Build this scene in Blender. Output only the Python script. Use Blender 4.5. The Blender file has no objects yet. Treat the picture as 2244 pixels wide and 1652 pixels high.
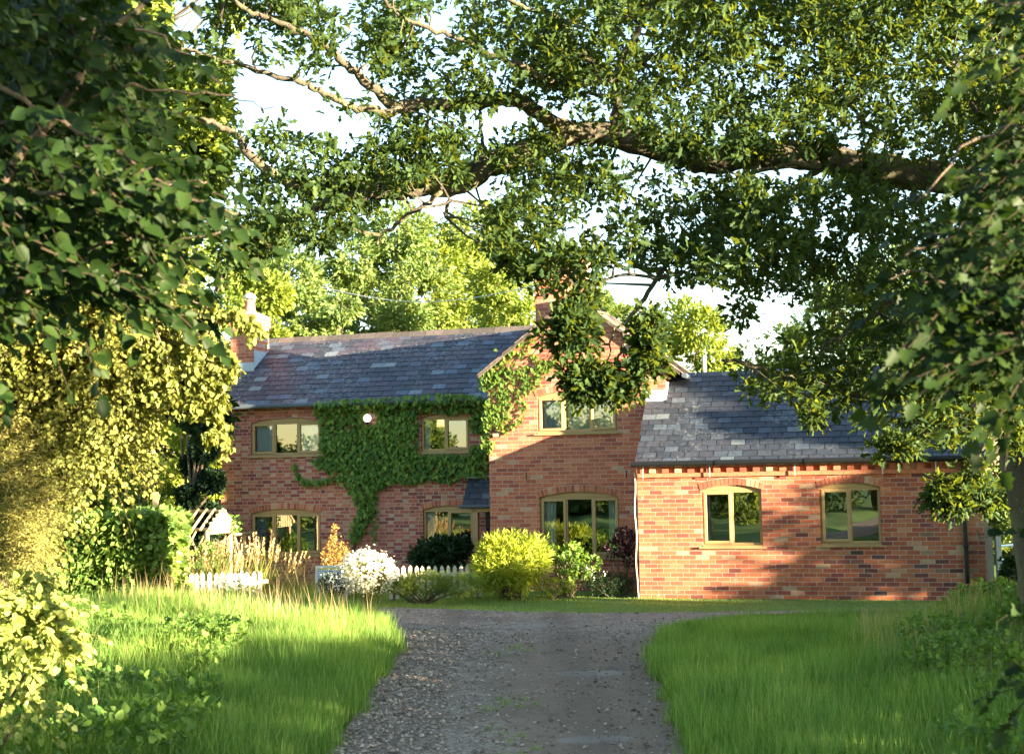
import bpy, bmesh, math, random
import numpy as np
from mathutils import Vector, Matrix
rng = np.random.default_rng(7); random.seed(7)
scene = bpy.context.scene
COL = scene.collection

# ------------------------------------------------------------------ camera
EYE = 2.164
FPX, CX, CY = 2805.0, 1122.0, 826.0
_p, _r = math.radians(4.44), math.radians(1.03)
cF = np.array([0, math.cos(_p), math.sin(_p)]); _R0 = np.array([1., 0, 0]); _U0 = np.array([0, -math.sin(_p), math.cos(_p)])
cR = math.cos(_r)*_R0 - math.sin(_r)*_U0; cU = math.sin(_r)*_R0 + math.cos(_r)*_U0
cam = bpy.data.cameras.new('camera'); cam.sensor_width = 36; cam.lens = 45.0
cam.clip_start = 0.1; cam.clip_end = 2000
cam.dof.use_dof = True; cam.dof.focus_distance = 16.5; cam.dof.aperture_fstop = 3.5
camo = bpy.data.objects.new('camera', cam); COL.objects.link(camo)
M = Matrix.Identity(4)
for i in range(3):
    M[i][0] = cR[i]; M[i][1] = cU[i]; M[i][2] = -cF[i]
M[2][3] = EYE
camo.matrix_world = M; scene.camera = camo

# ------------------------------------------------------------------ light
SUN_AZ = np.array([.857, -.515]); SUN_EL = math.radians(6.0)
SUN_STRENGTH, SKY_STRENGTH, EXPOSURE = 5.0, 0.09, 3.35
ts = Vector((SUN_AZ[0], SUN_AZ[1], math.tan(SUN_EL))).normalized()
sl = bpy.data.lights.new('sun', 'SUN'); sl.energy = SUN_STRENGTH; sl.angle = math.radians(0.5); sl.color = (1.0, .83, .56)
slo = bpy.data.objects.new('sun', sl); COL.objects.link(slo)
slo.rotation_euler = ts.to_track_quat('Z', 'Y').to_euler(); slo.location = (30, -20, 20)
w = bpy.data.worlds.new('World'); scene.world = w; w.use_nodes = True
nt = w.node_tree; bg = nt.nodes['Background']; sky = nt.nodes.new('ShaderNodeTexSky')
sky.sky_type = 'NISHITA'; sky.sun_disc = False; sky.sun_elevation = SUN_EL
sky.sun_rotation = math.atan2(SUN_AZ[0], SUN_AZ[1]); sky.air_density = 1.0; sky.dust_density = 0.2; sky.ozone_density = 1.5
hs = nt.nodes.new('ShaderNodeHueSaturation'); hs.inputs['Saturation'].default_value = .95
nt.links.new(sky.outputs[0], hs.inputs['Color']); nt.links.new(hs.outputs[0], bg.inputs[0]); bg.inputs[1].default_value = SKY_STRENGTH
scene.view_settings.view_transform = 'Standard'; scene.view_settings.look = 'None'
scene.view_settings.exposure = EXPOSURE; scene.view_settings.gamma = 1.0
cy = scene.cycles
cy.max_bounces = 7; cy.diffuse_bounces = 4; cy.glossy_bounces = 3; cy.transmission_bounces = 4; cy.transparent_max_bounces = 8
cy.caustics_reflective = False; cy.caustics_refractive = False; cy.sample_clamp_indirect = 6

# ------------------------------------------------------------------ coordinates
HT = math.radians(15.0)
HO = np.array([2.171, 22.6, 0.0])
HX = np.array([math.cos(HT), -math.sin(HT), 0]); HY = np.array([math.sin(HT), math.cos(HT), 0])
def ray(u, v): return cF + cR*((u-CX)/FPX) + cU*((CY-v)/FPX)
def at(u, v, y):
    d = ray(u, v); return d*(y/d[1]) + np.array([0, 0, EYE])
def gnd(u, v, z=0.0):
    d = ray(u, v); return d*((z-EYE)/d[2]) + np.array([0, 0, EYE])
def hit(u, v, Y):                       # onto the plane Y of the house -> house X, Z
    d = ray(u, v); t = (HO + HY*Y) @ HY/(d @ HY); P = d*t + np.array([0, 0, EYE]) - HO
    return np.array([P @ HX, Y, P[2]])
def project(P):
    q = np.asarray(P)-[0, 0, EYE]; z = q @ cF; return CX+FPX*(q @ cR)/z, CY-FPX*(q @ cU)/z
def hw(P): return HO + HX*P[0] + HY*P[1] + np.array([0, 0, P[2]])
def sm(a, b, x):
    t = np.clip((x-a)/(b-a), 0, 1); return t*t*(3-2*t)
def nrm(a): return a/np.maximum(np.linalg.norm(a, axis=-1, keepdims=True), 1e-9)
def rand3(n): return nrm(rng.normal(size=(n, 3)))
def vnoise(p, freq, seed=0):
    q = np.asarray(p)*freq + seed*17.31; i = np.floor(q).astype(np.int64); f = q-i; f = f*f*(3-2*f)
    def h(x, y, z):
        n = (x*374761393 + y*668265263 + z*2147483647*31 + seed*974711) & 0xffffffff
        n = ((n ^ (n >> 13))*1274126177) & 0xffffffff
        return ((n ^ (n >> 16)) & 0xffff)/65535.0
    o = 0
    for a in (0, 1):
        for b in (0, 1):
            for c in (0, 1):
                wgt = (f[..., 0] if a else 1-f[..., 0])*(f[..., 1] if b else 1-f[..., 1])*(f[..., 2] if c else 1-f[..., 2])
                o = o + wgt*h(i[..., 0]+a, i[..., 1]+b, i[..., 2]+c)
    return o
def inpoly(x, y, poly):
    poly = np.asarray(poly); n = len(poly); r = np.zeros(len(x), bool); j = n-1
    for i in range(n):
        xi, yi, xj, yj = *poly[i][:2], *poly[j][:2]
        c = ((yi > y) != (yj > y)) & (x < (xj-xi)*(y-yi)/((yj-yi) if yj != yi else 1e-9) + xi)
        r ^= c; j = i
    return r
def sample_poly(poly, n):
    poly = np.asarray(poly, float); lo = poly.min(0); hi = poly.max(0); out = []; tot = 0
    while tot < n:
        q = lo + rng.random((n*2, 2))*(hi-lo); q = q[inpoly(q[:, 0], q[:, 1], poly)]; out.append(q); tot += len(q)
    return np.concatenate(out)[:n]

# ------------------------------------------------------------------ objects
def tag(o, label=None, cat=None, group=None, kind=None):
    if label: o['label'] = label
    if cat: o['category'] = cat
    if group: o['group'] = group
    if kind: o['kind'] = kind
    return o
def empty(name, loc, label, cat, group=None, rz=0.0):
    o = bpy.data.objects.new(name, None); COL.objects.link(o); o.location = tuple(loc); o.rotation_euler = (0, 0, rz)
    o.empty_display_size = .1
    return tag(o, label, cat, group)
def link(name, me, mat, parent=None, local=False):
    for m in (mat if isinstance(mat, (list, tuple)) else [mat]): me.materials.append(m)
    o = bpy.data.objects.new(name, me); COL.objects.link(o)
    if parent is not None:
        o.parent = parent
        if not local:                   # mesh written in world coordinates
            pm = WM(parent); o.matrix_parent_inverse = pm.inverted()
    return o
def WM(o):
    m = Matrix.LocRotScale(o.location, o.rotation_euler, o.scale)
    return (WM(o.parent) @ o.matrix_parent_inverse @ m) if o.parent else m
class MB:
    def __init__(s): s.v = []; s.f = []; s.mi = []
    def add(s, vs, fs, mi=0):
        b = len(s.v); s.v += [tuple(map(float, v)) for v in vs]; s.f += [tuple(b+i for i in f) for f in fs]; s.mi += [mi]*len(fs); return s
    def quad(s, a, b, c, d, mi=0): return s.add([a, b, c, d], [(0, 1, 2, 3)], mi)
    def box(s, lo, hi, mi=0):
        x0, y0, z0 = lo; x1, y1, z1 = hi
        return s.add([(x0,y0,z0),(x1,y0,z0),(x1,y1,z0),(x0,y1,z0),(x0,y0,z1),(x1,y0,z1),(x1,y1,z1),(x0,y1,z1)],
                     [(0,3,2,1),(4,5,6,7),(0,1,5,4),(1,2,6,5),(2,3,7,6),(3,0,4,7)], mi)
    def obox(s, c, ax, ay, az, mi=0):   # centre and three half axes
        c, ax, ay, az = map(np.asarray, (c, ax, ay, az))
        vs = [c+ax*a+ay*b+az*d for d in (-1, 1) for b in (-1, 1) for a in (-1, 1)]
        return s.add(vs, [(0,2,3,1),(4,5,7,6),(0,1,5,4),(1,3,7,5),(3,2,6,7),(2,0,4,6)], mi)
    def prism(s, poly, dirv, mi=0):
        n = len(poly); poly = [np.asarray(p, float) for p in poly]; d = np.asarray(dirv, float)
        return s.add(poly+[p+d for p in poly], [tuple(range(n))[::-1], tuple(range(n, 2*n))]+[(i, (i+1) % n, n+(i+1) % n, n+i) for i in range(n)], mi)
    def tube(s, pts, rad, k=8, rough=0.0, cap=True, mi=0):
        pts = np.asarray(pts, float); n = len(pts); rad = np.broadcast_to(rad, n).astype(float)
        tg = np.gradient(pts, axis=0) if n > 1 else pts; tg = nrm(tg); up = np.array([0.13, .31, .94])
        if abs(tg[0] @ up) > .9: up = np.array([.96, .2, .1])
        rings = []
        a = nrm(np.cross(tg[0], up))
        for i in range(n):
            a = nrm(a - tg[i]*(a @ tg[i])); b = np.cross(tg[i], a)
            an = np.arange(k)*2*math.pi/k
            rr = rad[i]*(1+rough*(rng.random(k)-.5)*2)
            rings.append(pts[i] + np.outer(np.cos(an)*rr, a) + np.outer(np.sin(an)*rr, b))
        vs = np.concatenate(rings); fs = []
        for i in range(n-1):
            for j in range(k):
                j2 = (j+1) % k; fs.append((i*k+j, i*k+j2, (i+1)*k+j2, (i+1)*k+j))
        if cap: fs += [tuple(range(k))[::-1], tuple((n-1)*k+j for j in range(k))]
        return s.add(vs, fs, mi)
    def build(s, name, mat, parent=None, local=False, smooth=False):
        me = bpy.data.meshes.new(name); me.from_pydata(s.v, [], s.f)
        if any(s.mi): me.polygons.foreach_set('material_index', s.mi)
        if smooth: me.polygons.foreach_set('use_smooth', [True]*len(s.f))
        me.update(); return link(name, me, mat, parent, local)
def smooth_path(pts, n=4):
    pts = np.asarray(pts, float); m = len(pts); out = []
    for i in range(m-1):
        p0, p1, p2, p3 = pts[max(i-1, 0)], pts[i], pts[i+1], pts[min(i+2, m-1)]
        for t in np.arange(n)/n:
            out.append(.5*((2*p1)+(-p0+p2)*t+(2*p0-5*p1+4*p2-p3)*t*t+(-p0+3*p1-3*p2+p3)*t**3))
    out.append(pts[-1]); return np.array(out)

# leaf templates: x along the leaf, y across, z up; faces index the rows
def half_leaf(pr, fold=.25, droop=.18):
    pr = np.array(pr, float); n = len(pr)
    L = [(x, y, fold*y-droop*x*x) for x, y in pr]; Rr = [(x, -y, fold*y-droop*x*x) for x, y in pr[1:-1]]
    return np.array(L+Rr), [tuple(range(n)), (0,)+tuple([n-1]+list(range(n+n-3, n-1, -1)))]
T_OAK = half_leaf([(0, 0), (.22, .16), (.30, .10), (.48, .27), (.56, .15), (.74, .27), (.82, .13), (1, 0)])
T_OAK2 = half_leaf([(0, 0), (.32, .22), (.42, .11), (.68, .27), (.8, .14), (1, 0)])
T_ROUND = half_leaf([(0, 0), (.10, .28), (.42, .40), (.78, .22), (1, 0)], .22, .28)
T_SMALL = half_leaf([(0, 0), (.5, .28), (1, 0)])
T_LANCE = half_leaf([(0, 0), (.4, .12), (1, 0)], .3, .25)
T_IVY = half_leaf([(0, 0), (-.08, .28), (.22, .48), (.36, .26), (.6, .3), (1, 0)], .12, .12)
T_MAPLE = half_leaf([(0, 0), (.05, .42), (.28, .3), (.42, .52), (.6, .22), (.78, .26), (1, 0)], .15, .2)
T_HEART = half_leaf([(0, 0), (-.08, .25), (.25, .42), (.65, .28), (1, 0)], .15, .2)
T_BLADE = (np.array([(0, .5, 0), (0, -.5, 0), (.5, .38, -.10), (.5, -.38, -.10), (1, 0, -.42)]), [(1, 0, 2, 3), (3, 2, 4)])
T_PETAL = (np.array([(-.5, 0, 0), (-.16, -.47, .05), (.4, -.3, 0), (.4, .3, .05), (-.16, .47, 0)]), [(0, 1, 2, 3, 4)])
def leafmesh(name, T, P, D, Nv, S, mat, parent=None, Wd=None):
    tv, tf = T; n = len(P); k = len(tv)
    D = nrm(D); sd = nrm(np.cross(Nv, D)); up = np.cross(D, sd)
    S = np.broadcast_to(S, n)[:, None]; Wd = S if Wd is None else np.broadcast_to(Wd, n)[:, None]
    co = np.empty((n, k, 3), np.float32)
    for i in range(k): co[:, i] = P + D*(tv[i, 0]*S) + sd*(tv[i, 1]*Wd) + up*(tv[i, 2]*S)
    lt = np.array([len(f) for f in tf]); idx = np.concatenate([np.array(f) for f in tf])
    nl = lt.sum(); loops = (np.arange(n)[:, None]*k + idx[None]).astype(np.int32).ravel()
    st = np.concatenate([[0], np.cumsum(lt)[:-1]]); starts = (np.arange(n)[:, None]*nl + st[None]).astype(np.int32).ravel()
    me = bpy.data.meshes.new(name); me.vertices.add(n*k); me.vertices.foreach_set('co', co.ravel())
    me.loops.add(len(loops)); me.loops.foreach_set('vertex_index', loops)
    me.polygons.add(len(starts)); me.polygons.foreach_set('loop_start', starts)
    me.update(calc_edges=True)
    return link(name, me, mat, parent)
def rosette(C, out, k, size, spread=.8, upb=.8, jit=.35, var=.3):
    n = len(C); C = np.repeat(C, k, 0); out = np.repeat(nrm(out), k, 0)
    D = nrm(out + spread*rng.normal(size=(n*k, 3))*.7); S = size*(1+var*(rng.random(n*k)*2-1))
    P = C + D*(rng.random((n*k, 1))*jit)*size + rng.normal(size=(n*k, 3))*size*.35
    Nv = nrm(np.array([0, 0, upb]) + rng.normal(size=(n*k, 3))*.55 + out*.25)
    return P, D, Nv, S
def sprays(A, dirs, L, k, size, droop=.4, sidew=.8, nj=.4, nb=(0, -.35, .8), var=.3):
    n = len(A); dirs = nrm(dirs); L = np.broadcast_to(L, n)[:, None]; Ps, Ds = [], []
    sd = nrm(np.cross(dirs, np.array([0, 0, 1.])+rng.normal(size=(n, 3))*.3)); tw = []
    for i in range(k):
        t = (i+.6)/k+rng.normal(size=(n, 1))*.03; p = A+dirs*L*t; p[:, 2:] -= droop*L*t*t
        sg = (1 if i % 2 else -1)*(1 if i < k-1 else .1); d = dirs*.55+sd*sg*sidew+rng.normal(size=(n, 3))*.25; d[:, 2] -= .2+.5*droop
        Ps.append(p); Ds.append(d)
    for t in (0, .5, 1.0): p = A+dirs*L*t; p[:, 2:] -= droop*L*t*t; tw.append(p)
    P = np.concatenate(Ps); D = nrm(np.concatenate(Ds)); Nv = nrm(np.array(nb)+rng.normal(size=(len(P), 3))*nj)
    return P, D, Nv, size*(1-var+2*var*rng.random(len(P))), np.stack(tw, 1)
def twigmesh(name, tw, r, mat, parent):
    n = len(tw); an = np.arange(3)*2.094; co = np.empty((n, 3, 3, 3))
    for i in range(3):
        rr = r*(1-.38*i)
        for j in range(3): co[:, i, j] = tw[:, i]+[rr*math.cos(an[j]), rr*.4*math.sin(an[j]), rr*math.sin(an[j])]
    f = [(b*9+i*3+j, b*9+i*3+(j+1) % 3, b*9+i*3+3+(j+1) % 3, b*9+i*3+3+j) for b in range(n) for i in range(2) for j in range(3)]
    me = bpy.data.meshes.new(name); me.from_pydata(co.reshape(-1, 3).tolist(), [], f); me.update(); return link(name, me, mat, parent)
def blob_pts(c, r, n, shell=.45):
    d = rand3(n); rad = (shell + (1-shell)*rng.random(n))**.6 if shell else rng.random(n)**(1/3)
    return np.asarray(c) + d*rad[:, None]*np.asarray(r), d

# ------------------------------------------------------------------ materials
class NT:
    def __init__(s, name):
        s.m = bpy.data.materials.new(name); s.m.use_nodes = True; s.t = s.m.node_tree; s.t.nodes.clear()
        s.out = s.t.nodes.new('ShaderNodeOutputMaterial')
    def n(s, ty, **kw):
        nd = s.t.nodes.new(ty)
        for k, v in kw.items(): setattr(nd, k, v)
        return nd
    def put(s, sock, v):
        if hasattr(v, 'is_output') or isinstance(v, bpy.types.NodeSocket): s.t.links.new(v, sock)
        else: sock.default_value = v
    def math(s, op, a, b=None, c=None, clamp=False):
        nd = s.n('ShaderNodeMath', operation=op, use_clamp=clamp)
        for i, v in enumerate((a, b, c)):
            if v is not None: s.put(nd.inputs[i], v)
        return nd.outputs[0]
    def ramp(s, fac, cols, const=False):
        nd = s.n('ShaderNodeValToRGB'); el = nd.color_ramp.elements
        if const: nd.color_ramp.interpolation = 'CONSTANT'
        while len(el) < len(cols): el.new(.5)
        for e, (p, c) in zip(el, cols): e.position = p; e.color = (*c, 1)
        s.put(nd.inputs[0], fac); return nd.outputs[0]
    def mix(s, fac, a, b, mode='MIX'):
        nd = s.n('ShaderNodeMix', data_type='RGBA', blend_type=mode)
        s.put(nd.inputs[0], fac)
        for i, v in ((6, a), (7, b)):
            s.put(nd.inputs[i], (*v, 1) if isinstance(v, tuple) and len(v) == 3 else v)
        return nd.outputs[2]
    def noise(s, vec, scale, detail=3, rough=.6):
        nd = s.n('ShaderNodeTexNoise'); nd.inputs['Scale'].default_value = scale; nd.inputs['Detail'].default_value = detail
        nd.inputs['Roughness'].default_value = rough
        if vec is not None: s.put(nd.inputs['Vector'], vec)
        return nd.outputs[0]
    def obj(s): return s.n('ShaderNodeTexCoord').outputs['Object']
    def maprange(s, v, a, b, c=0.0, d=1.0):
        nd = s.n('ShaderNodeMapRange', interpolation_type='SMOOTHSTEP'); s.put(nd.inputs[0], v)
        for i, x in enumerate((a, b, c, d)): s.put(nd.inputs[i+1], x)
        return nd.outputs[0]
    def bump(s, h, strength=.5, dist=.01):
        nd = s.n('ShaderNodeBump'); nd.inputs['Strength'].default_value = strength; nd.inputs['Distance'].default_value = dist
        s.put(nd.inputs['Height'], h); return nd.outputs[0]
    def pbsdf(s, col, rough=.7, normal=None, spec=.3, metal=0.0):
        nd = s.n('ShaderNodeBsdfPrincipled'); s.put(nd.inputs['Base Color'], (*col, 1) if isinstance(col, tuple) and len(col) == 3 else col)
        s.put(nd.inputs['Roughness'], rough); nd.inputs['Specular IOR Level'].default_value = spec; nd.inputs['Metallic'].default_value = metal
        if normal is not None: s.put(nd.inputs['Normal'], normal)
        return nd.outputs[0]
    def done(s, sh): s.t.links.new(sh, s.out.inputs[0]); return s.m
def leaf_mat(name, cols, trans=.35, tcol=None, rough=.5, spec=.3):
    spec *= .45
    t = NT(name); ri = t.n('ShaderNodeNewGeometry').outputs['Random Per Island']
    c = t.ramp(ri, [(i/(len(cols)-1), k) for i, k in enumerate(cols)])
    nz = t.noise(t.obj(), .9, 2); c = t.mix(t.maprange(nz, .35, .7, 0.0, .35), c, t.mix(1.0, c, (1.5, 1.25, .75), 'MULTIPLY'))
    b = t.pbsdf(c, rough, None, spec); tr = t.n('ShaderNodeBsdfTranslucent')
    t.put(tr.inputs[0], t.mix(1.0, c, tcol or (1.9, 1.7, .6), 'MULTIPLY'))
    mx = t.n('ShaderNodeMixShader'); mx.inputs[0].default_value = trans
    t.t.links.new(b, mx.inputs[1]); t.t.links.new(tr.outputs[0], mx.inputs[2]); return t.done(mx.outputs[0])
def plain(name, col, rough=.6, var=.25, scale=8.0, spec=.3, bump=0.0, metal=0.0, stretch=None):
    t = NT(name); v = t.obj()
    if stretch:
        mp = t.n('ShaderNodeMapping'); mp.inputs['Scale'].default_value = stretch; t.put(mp.inputs[0], v); v = mp.outputs[0]
    nz = t.noise(v, scale, 4)
    c = t.mix(nz, tuple(x*(1-var) for x in col), tuple(min(1, x*(1+var)) for x in col))
    return t.done(t.pbsdf(c, rough, t.bump(nz, bump, .01) if bump else None, spec, metal))
def island_mat(name, cols, rough=.7, mott=12.0, lichen=None, spec=.3, const=False, bump=.3):
    t = NT(name); ri = t.n('ShaderNodeNewGeometry').outputs['Random Per Island']; v = t.obj()
    c = t.ramp(ri, cols, const); nz = t.noise(v, mott, 5, .65)
    c = t.mix(1.0, c, t.ramp(nz, [(.25, (.62, .62, .62)), (.75, (1.35, 1.35, 1.35))]), 'MULTIPLY')
    if lichen:
        n2 = t.math('MULTIPLY', t.maprange(t.noise(v, lichen[1], 4, .7), .52, .66), t.maprange(t.noise(v, .7, 2), .38, .62))
        c = t.mix(t.math('MULTIPLY', n2, lichen[2]), c, lichen[0])
    return t.done(t.pbsdf(c, rough, t.bump(nz, bump, .006), spec))
def brick_mat(name, cols, mortar, axis='x', flemish=0.0, rowh=.075, bw=.225, m=.011, pale=(.5, .4, .27), dirt=.3, white=.35, patch=None):
    t = NT(name); sp = t.n('ShaderNodeSeparateXYZ'); ob = t.obj()
    dn = t.n('ShaderNodeTexNoise'); dn.inputs['Scale'].default_value = 9; dn.inputs['Detail'].default_value = 3; t.put(dn.inputs['Vector'], ob)
    vm = t.n('ShaderNodeVectorMath', operation='MULTIPLY_ADD'); t.put(vm.inputs[0], dn.outputs[1]); vm.inputs[1].default_value = (.012, .012, .010); t.put(vm.inputs[2], ob)
    t.put(sp.inputs[0], vm.outputs[0])
    u = sp.outputs[0 if axis == 'x' else 1]; z = sp.outputs[2]
    zr = t.math('DIVIDE', z, rowh); row = t.math('FLOOR', zr); fz = t.math('MULTIPLY', t.math('FRACT', zr), rowh)
    per = bw*1.5 if flemish else bw
    wr = t.n('ShaderNodeTexWhiteNoise', noise_dimensions='1D'); t.put(wr.inputs['W'], row)
    off = t.math('ADD', t.math('MULTIPLY', t.math('MODULO', t.math('ABSOLUTE', row), 2.0), .5), t.math('MULTIPLY', wr.outputs[0], .14))
    uu = t.math('ADD', t.math('DIVIDE', u, per), off); cell = t.math('FLOOR', uu); fx = t.math('MULTIPLY', t.math('FRACT', uu), per)
    hd = t.math('GREATER_THAN', fx, bw) if flemish else 0.0
    lx = t.math('SUBTRACT', fx, t.math('MULTIPLY', hd, bw)) if flemish else fx
    nf = t.noise(ob, 60, 3)
    jn = t.math('MULTIPLY', t.math('SUBTRACT', nf, .5), .008)
    d = t.math('ADD', t.math('MINIMUM', lx, fz), jn)
    brick = t.maprange(d, m*.75, m*1.25)
    cb = t.n('ShaderNodeCombineXYZ'); t.put(cb.inputs[0], cell); t.put(cb.inputs[1], row); t.put(cb.inputs[2], hd)
    wn = t.n('ShaderNodeTexWhiteNoise', noise_dimensions='3D'); t.put(wn.inputs[0], cb.outputs[0])
    c = t.ramp(wn.outputs[0], cols)
    ws = t.n('ShaderNodeSeparateColor'); t.put(ws.inputs[0], wn.outputs[1])
    if flemish:
        c = t.mix(t.math('MULTIPLY', t.math('MULTIPLY', hd, t.math('LESS_THAN', ws.outputs[1], flemish)), .6), c, pale)
    else:
        c = t.mix(t.math('MULTIPLY', t.math('LESS_THAN', ws.outputs[1], .05), .6), c, pale)
    big = t.noise(ob, 1.1, 3); mid = t.noise(ob, 22, 4, .7)
    c = t.mix(1.0, c, t.ramp(mid, [(.2, (.72, .70, .70)), (.8, (1.28, 1.26, 1.24))]), 'MULTIPLY')
    c = t.mix(t.maprange(big, .45, .75, 0.0, dirt), c, t.mix(1.0, c, (.55, .5, .55), 'MULTIPLY'))
    mp = t.n('ShaderNodeMapping'); mp.inputs['Scale'].default_value = (5, 5, .55); t.put(mp.inputs[0], ob)
    c = t.mix(t.maprange(t.noise(mp.outputs[0], 1.0, 4, .65), .56, .74, 0.0, .45), c, t.mix(1.0, c, (.5, .46, .45), 'MULTIPLY'))
    if patch:                          # an area rebuilt with older, burnt bricks
        so = t.n('ShaderNodeSeparateXYZ'); t.put(so.inputs[0], ob)
        e = t.math('ADD', t.math('SUBTRACT', so.outputs[0], t.math('MULTIPLY', so.outputs[2], patch[1])), t.math('MULTIPLY', t.math('SUBTRACT', big, .5), 1.6))
        old = t.ramp(wn.outputs[0], [(0, (.06, .045, .05)), (.12, (.20, .06, .055)), (.35, (.34, .09, .055)), (.6, (.42, .13, .06)), (.85, (.44, .17, .09)), (.93, (.5, .34, .2)), (1, (.10, .06, .06))])
        c = t.mix(t.math('MULTIPLY', t.maprange(e, patch[0], patch[0]+.25), .85), c, t.mix(1.0, old, t.ramp(mid, [(.2, (.72, .70, .70)), (.8, (1.28, 1.26, 1.24))]), 'MULTIPLY'))
    wf = t.math('MULTIPLY', t.maprange(t.noise(ob, 5, 5, .75), .60, .72), white)
    c = t.mix(wf, c, (.62, .52, .47))
    mc = t.mix(t.noise(ob, 14, 3), tuple(x*.75 for x in mortar), tuple(x*1.2 for x in mortar))
    c = t.mix(brick, mc, c)
    h = t.math('ADD', t.math('MULTIPLY', brick, .8), t.math('MULTIPLY', mid, .5))
    return t.done(t.pbsdf(c, .85, t.bump(h, .9, .008), .2))
ORANGE = [(0, (.29, .085, .066)), (.18, (.38, .108, .07)), (.4, (.45, .14, .078)), (.62, (.49, .168, .09)), (.82, (.53, .21, .12)), (1, (.42, .115, .075))]
DARKR = [(0, (.21, .065, .062)), (.2, (.31, .088, .07)), (.45, (.40, .12, .082)), (.7, (.46, .155, .10)), (.9, (.50, .22, .15)), (1, (.35, .105, .085))]
MORT = (.47, .37, .30); MORT2 = (.46, .38, .33)
m_br_gx = brick_mat('brick_gable', ORANGE, MORT, 'x'); m_br_gy = brick_mat('brick_gable_side', ORANGE, MORT, 'y')
m_br_lx = brick_mat('brick_old', DARKR, MORT2, 'x', flemish=.45, dirt=.5); m_br_ly = brick_mat('brick_old_side', DARKR, MORT2, 'y', flemish=.4)
m_br_a = brick_mat('brick_stack', ORANGE, MORT, 'x', bw=.22)
m_arch = island_mat('arch_brick', [(0, (.27, .075, .05)), (.5, (.42, .13, .07)), (.85, (.5, .2, .11)), (1, (.5, .36, .25))], .85, 25)
m_mortar = plain('mortar', (.42, .34, .27), .9, .2, 20)
m_slate = island_mat('slate', [(0, (.024, .03, .042)), (.35, (.034, .041, .056)), (.6, (.042, .042, .056)), (.8, (.044, .054, .072)), (.95, (.06, .078, .105)), (1, (.14, .16, .17))], .5, 14, ((.26, .27, .25), 16, .75), .45)
m_slate_p = island_mat('slate_purple', [(0, (.028, .034, .046)), (.3, (.042, .042, .058)), (.55, (.058, .046, .064)), (.75, (.07, .052, .068)), (.92, (.075, .105, .15)), (1, (.2, .22, .23))], .5, 14, ((.26, .26, .24), 16, .8), .45)
m_tile = island_mat('clay_tile', [(0, (.15, .10, .075)), (.5, (.22, .15, .11)), (1, (.28, .22, .16))], .9, 18, ((.36, .33, .2), 20, .7))
m_ridge = island_mat('ridge_tile', [(0, (.075, .062, .056)), (.5, (.10, .082, .074)), (1, (.13, .105, .092))], .9, 20, ((.035, .035, .022), 18, .8))
m_oak = plain('oak_frame', (.40, .27, .125), .55, .18, 5, .3, .1, 0, (1, 1, .2))
m_sill = plain('oak_sill', (.36, .24, .115), .55, .18, 5, .3, .1)
m_black = plain('black_plastic', (.012, .013, .015), .35, .2, 6)
m_grey = plain('grey_gutter', (.085, .105, .125), .45, .2, 6)
m_lead = plain('lead', (.36, .42, .48), .5, .25, 10, .4, .2)
m_deck = plain('roof_deck', (.03, .025, .022), .9)  # near-black sheet under the slates
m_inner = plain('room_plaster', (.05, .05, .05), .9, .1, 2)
m_white = plain('white_paint', (.66, .61, .47), .55, .12, 9, .3, .15)
m_curtain = plain('curtain_cloth', (.80, .84, .86), .9, .12, 6)
m_curtainb = plain('curtain_blue', (.22, .30, .42), .9, .25, 7)
m_terra = plain('terracotta', (.42, .17, .12), .8, .15, 8)
m_cement = plain('cement', (.55, .5, .43), .9, .25, 12, .2, .3)
m_zinc = plain('zinc', (.62, .66, .68), .35, .1, 5, .5, 0, .4)
def glass_mat():
    t = NT('window_glass'); g = t.n('ShaderNodeBsdfGlossy'); g.inputs['Roughness'].default_value = .004; g.inputs[0].default_value = (.95, .98, 1, 1)
    nz = t.noise(t.obj(), 1.3, 1); t.put(g.inputs['Normal'], t.bump(nz, .11, .02))
    tr = t.n('ShaderNodeBsdfTransparent'); tr.inputs[0].default_value = (.80, .86, .84, 1)
    fr = t.n('ShaderNodeFresnel'); fr.inputs[0].default_value = 1.52
    mx = t.n('ShaderNodeMixShader'); t.put(mx.inputs[0], t.math('ADD', t.math('MULTIPLY', fr.outputs[0], 1.6), .17, clamp=True))
    t.t.links.new(tr.outputs[0], mx.inputs[1]); t.t.links.new(g.outputs[0], mx.inputs[2]); return t.done(mx.outputs[0])
m_glass = glass_mat()
def emis(name, col, st):
    t = NT(name); e = t.n('ShaderNodeEmission'); e.inputs[0].default_value = (*col, 1); e.inputs[1].default_value = st; return t.done(e.outputs[0])
def bark(name, c0, c1, lich, sc=7.0):
    t = NT(name); v = t.obj(); n1 = t.noise(v, sc, 6, .7); n2 = t.noise(v, 2.2, 3)
    mp = t.n('ShaderNodeMapping'); mp.inputs['Scale'].default_value = (1, 1, .35); t.put(mp.inputs[0], v)
    n3 = t.noise(mp.outputs[0], 26, 4, .7)
    c = t.mix(n3, c0, c1); c = t.mix(t.maprange(n2, .42, .68, 0.0, .7), c, lich)
    c = t.mix(t.maprange(t.noise(v, 30, 3), .62, .7, 0.0, .6), c, (.30, .30, .24))
    return t.done(t.pbsdf(c, .9, t.bump(t.math('ADD', n1, n3), .8, .03), .15))
m_bark = bark('oak_bark', (.04, .034, .027), (.12, .10, .075), (.115, .115, .055))
m_twig = plain('twig_bark', (.045, .034, .022), .9, .3, 10, .1)
m_bark2 = bark('thin_bark', (.08, .055, .04), (.20, .15, .11), (.14, .13, .07), 12)
m_pole = plain('larch_pole', (.44, .33, .18), .8, .25, 9, .2, .2)
m_post = plain('weathered_post', (.22, .19, .15), .9, .3, 10, .2, .3)

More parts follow.
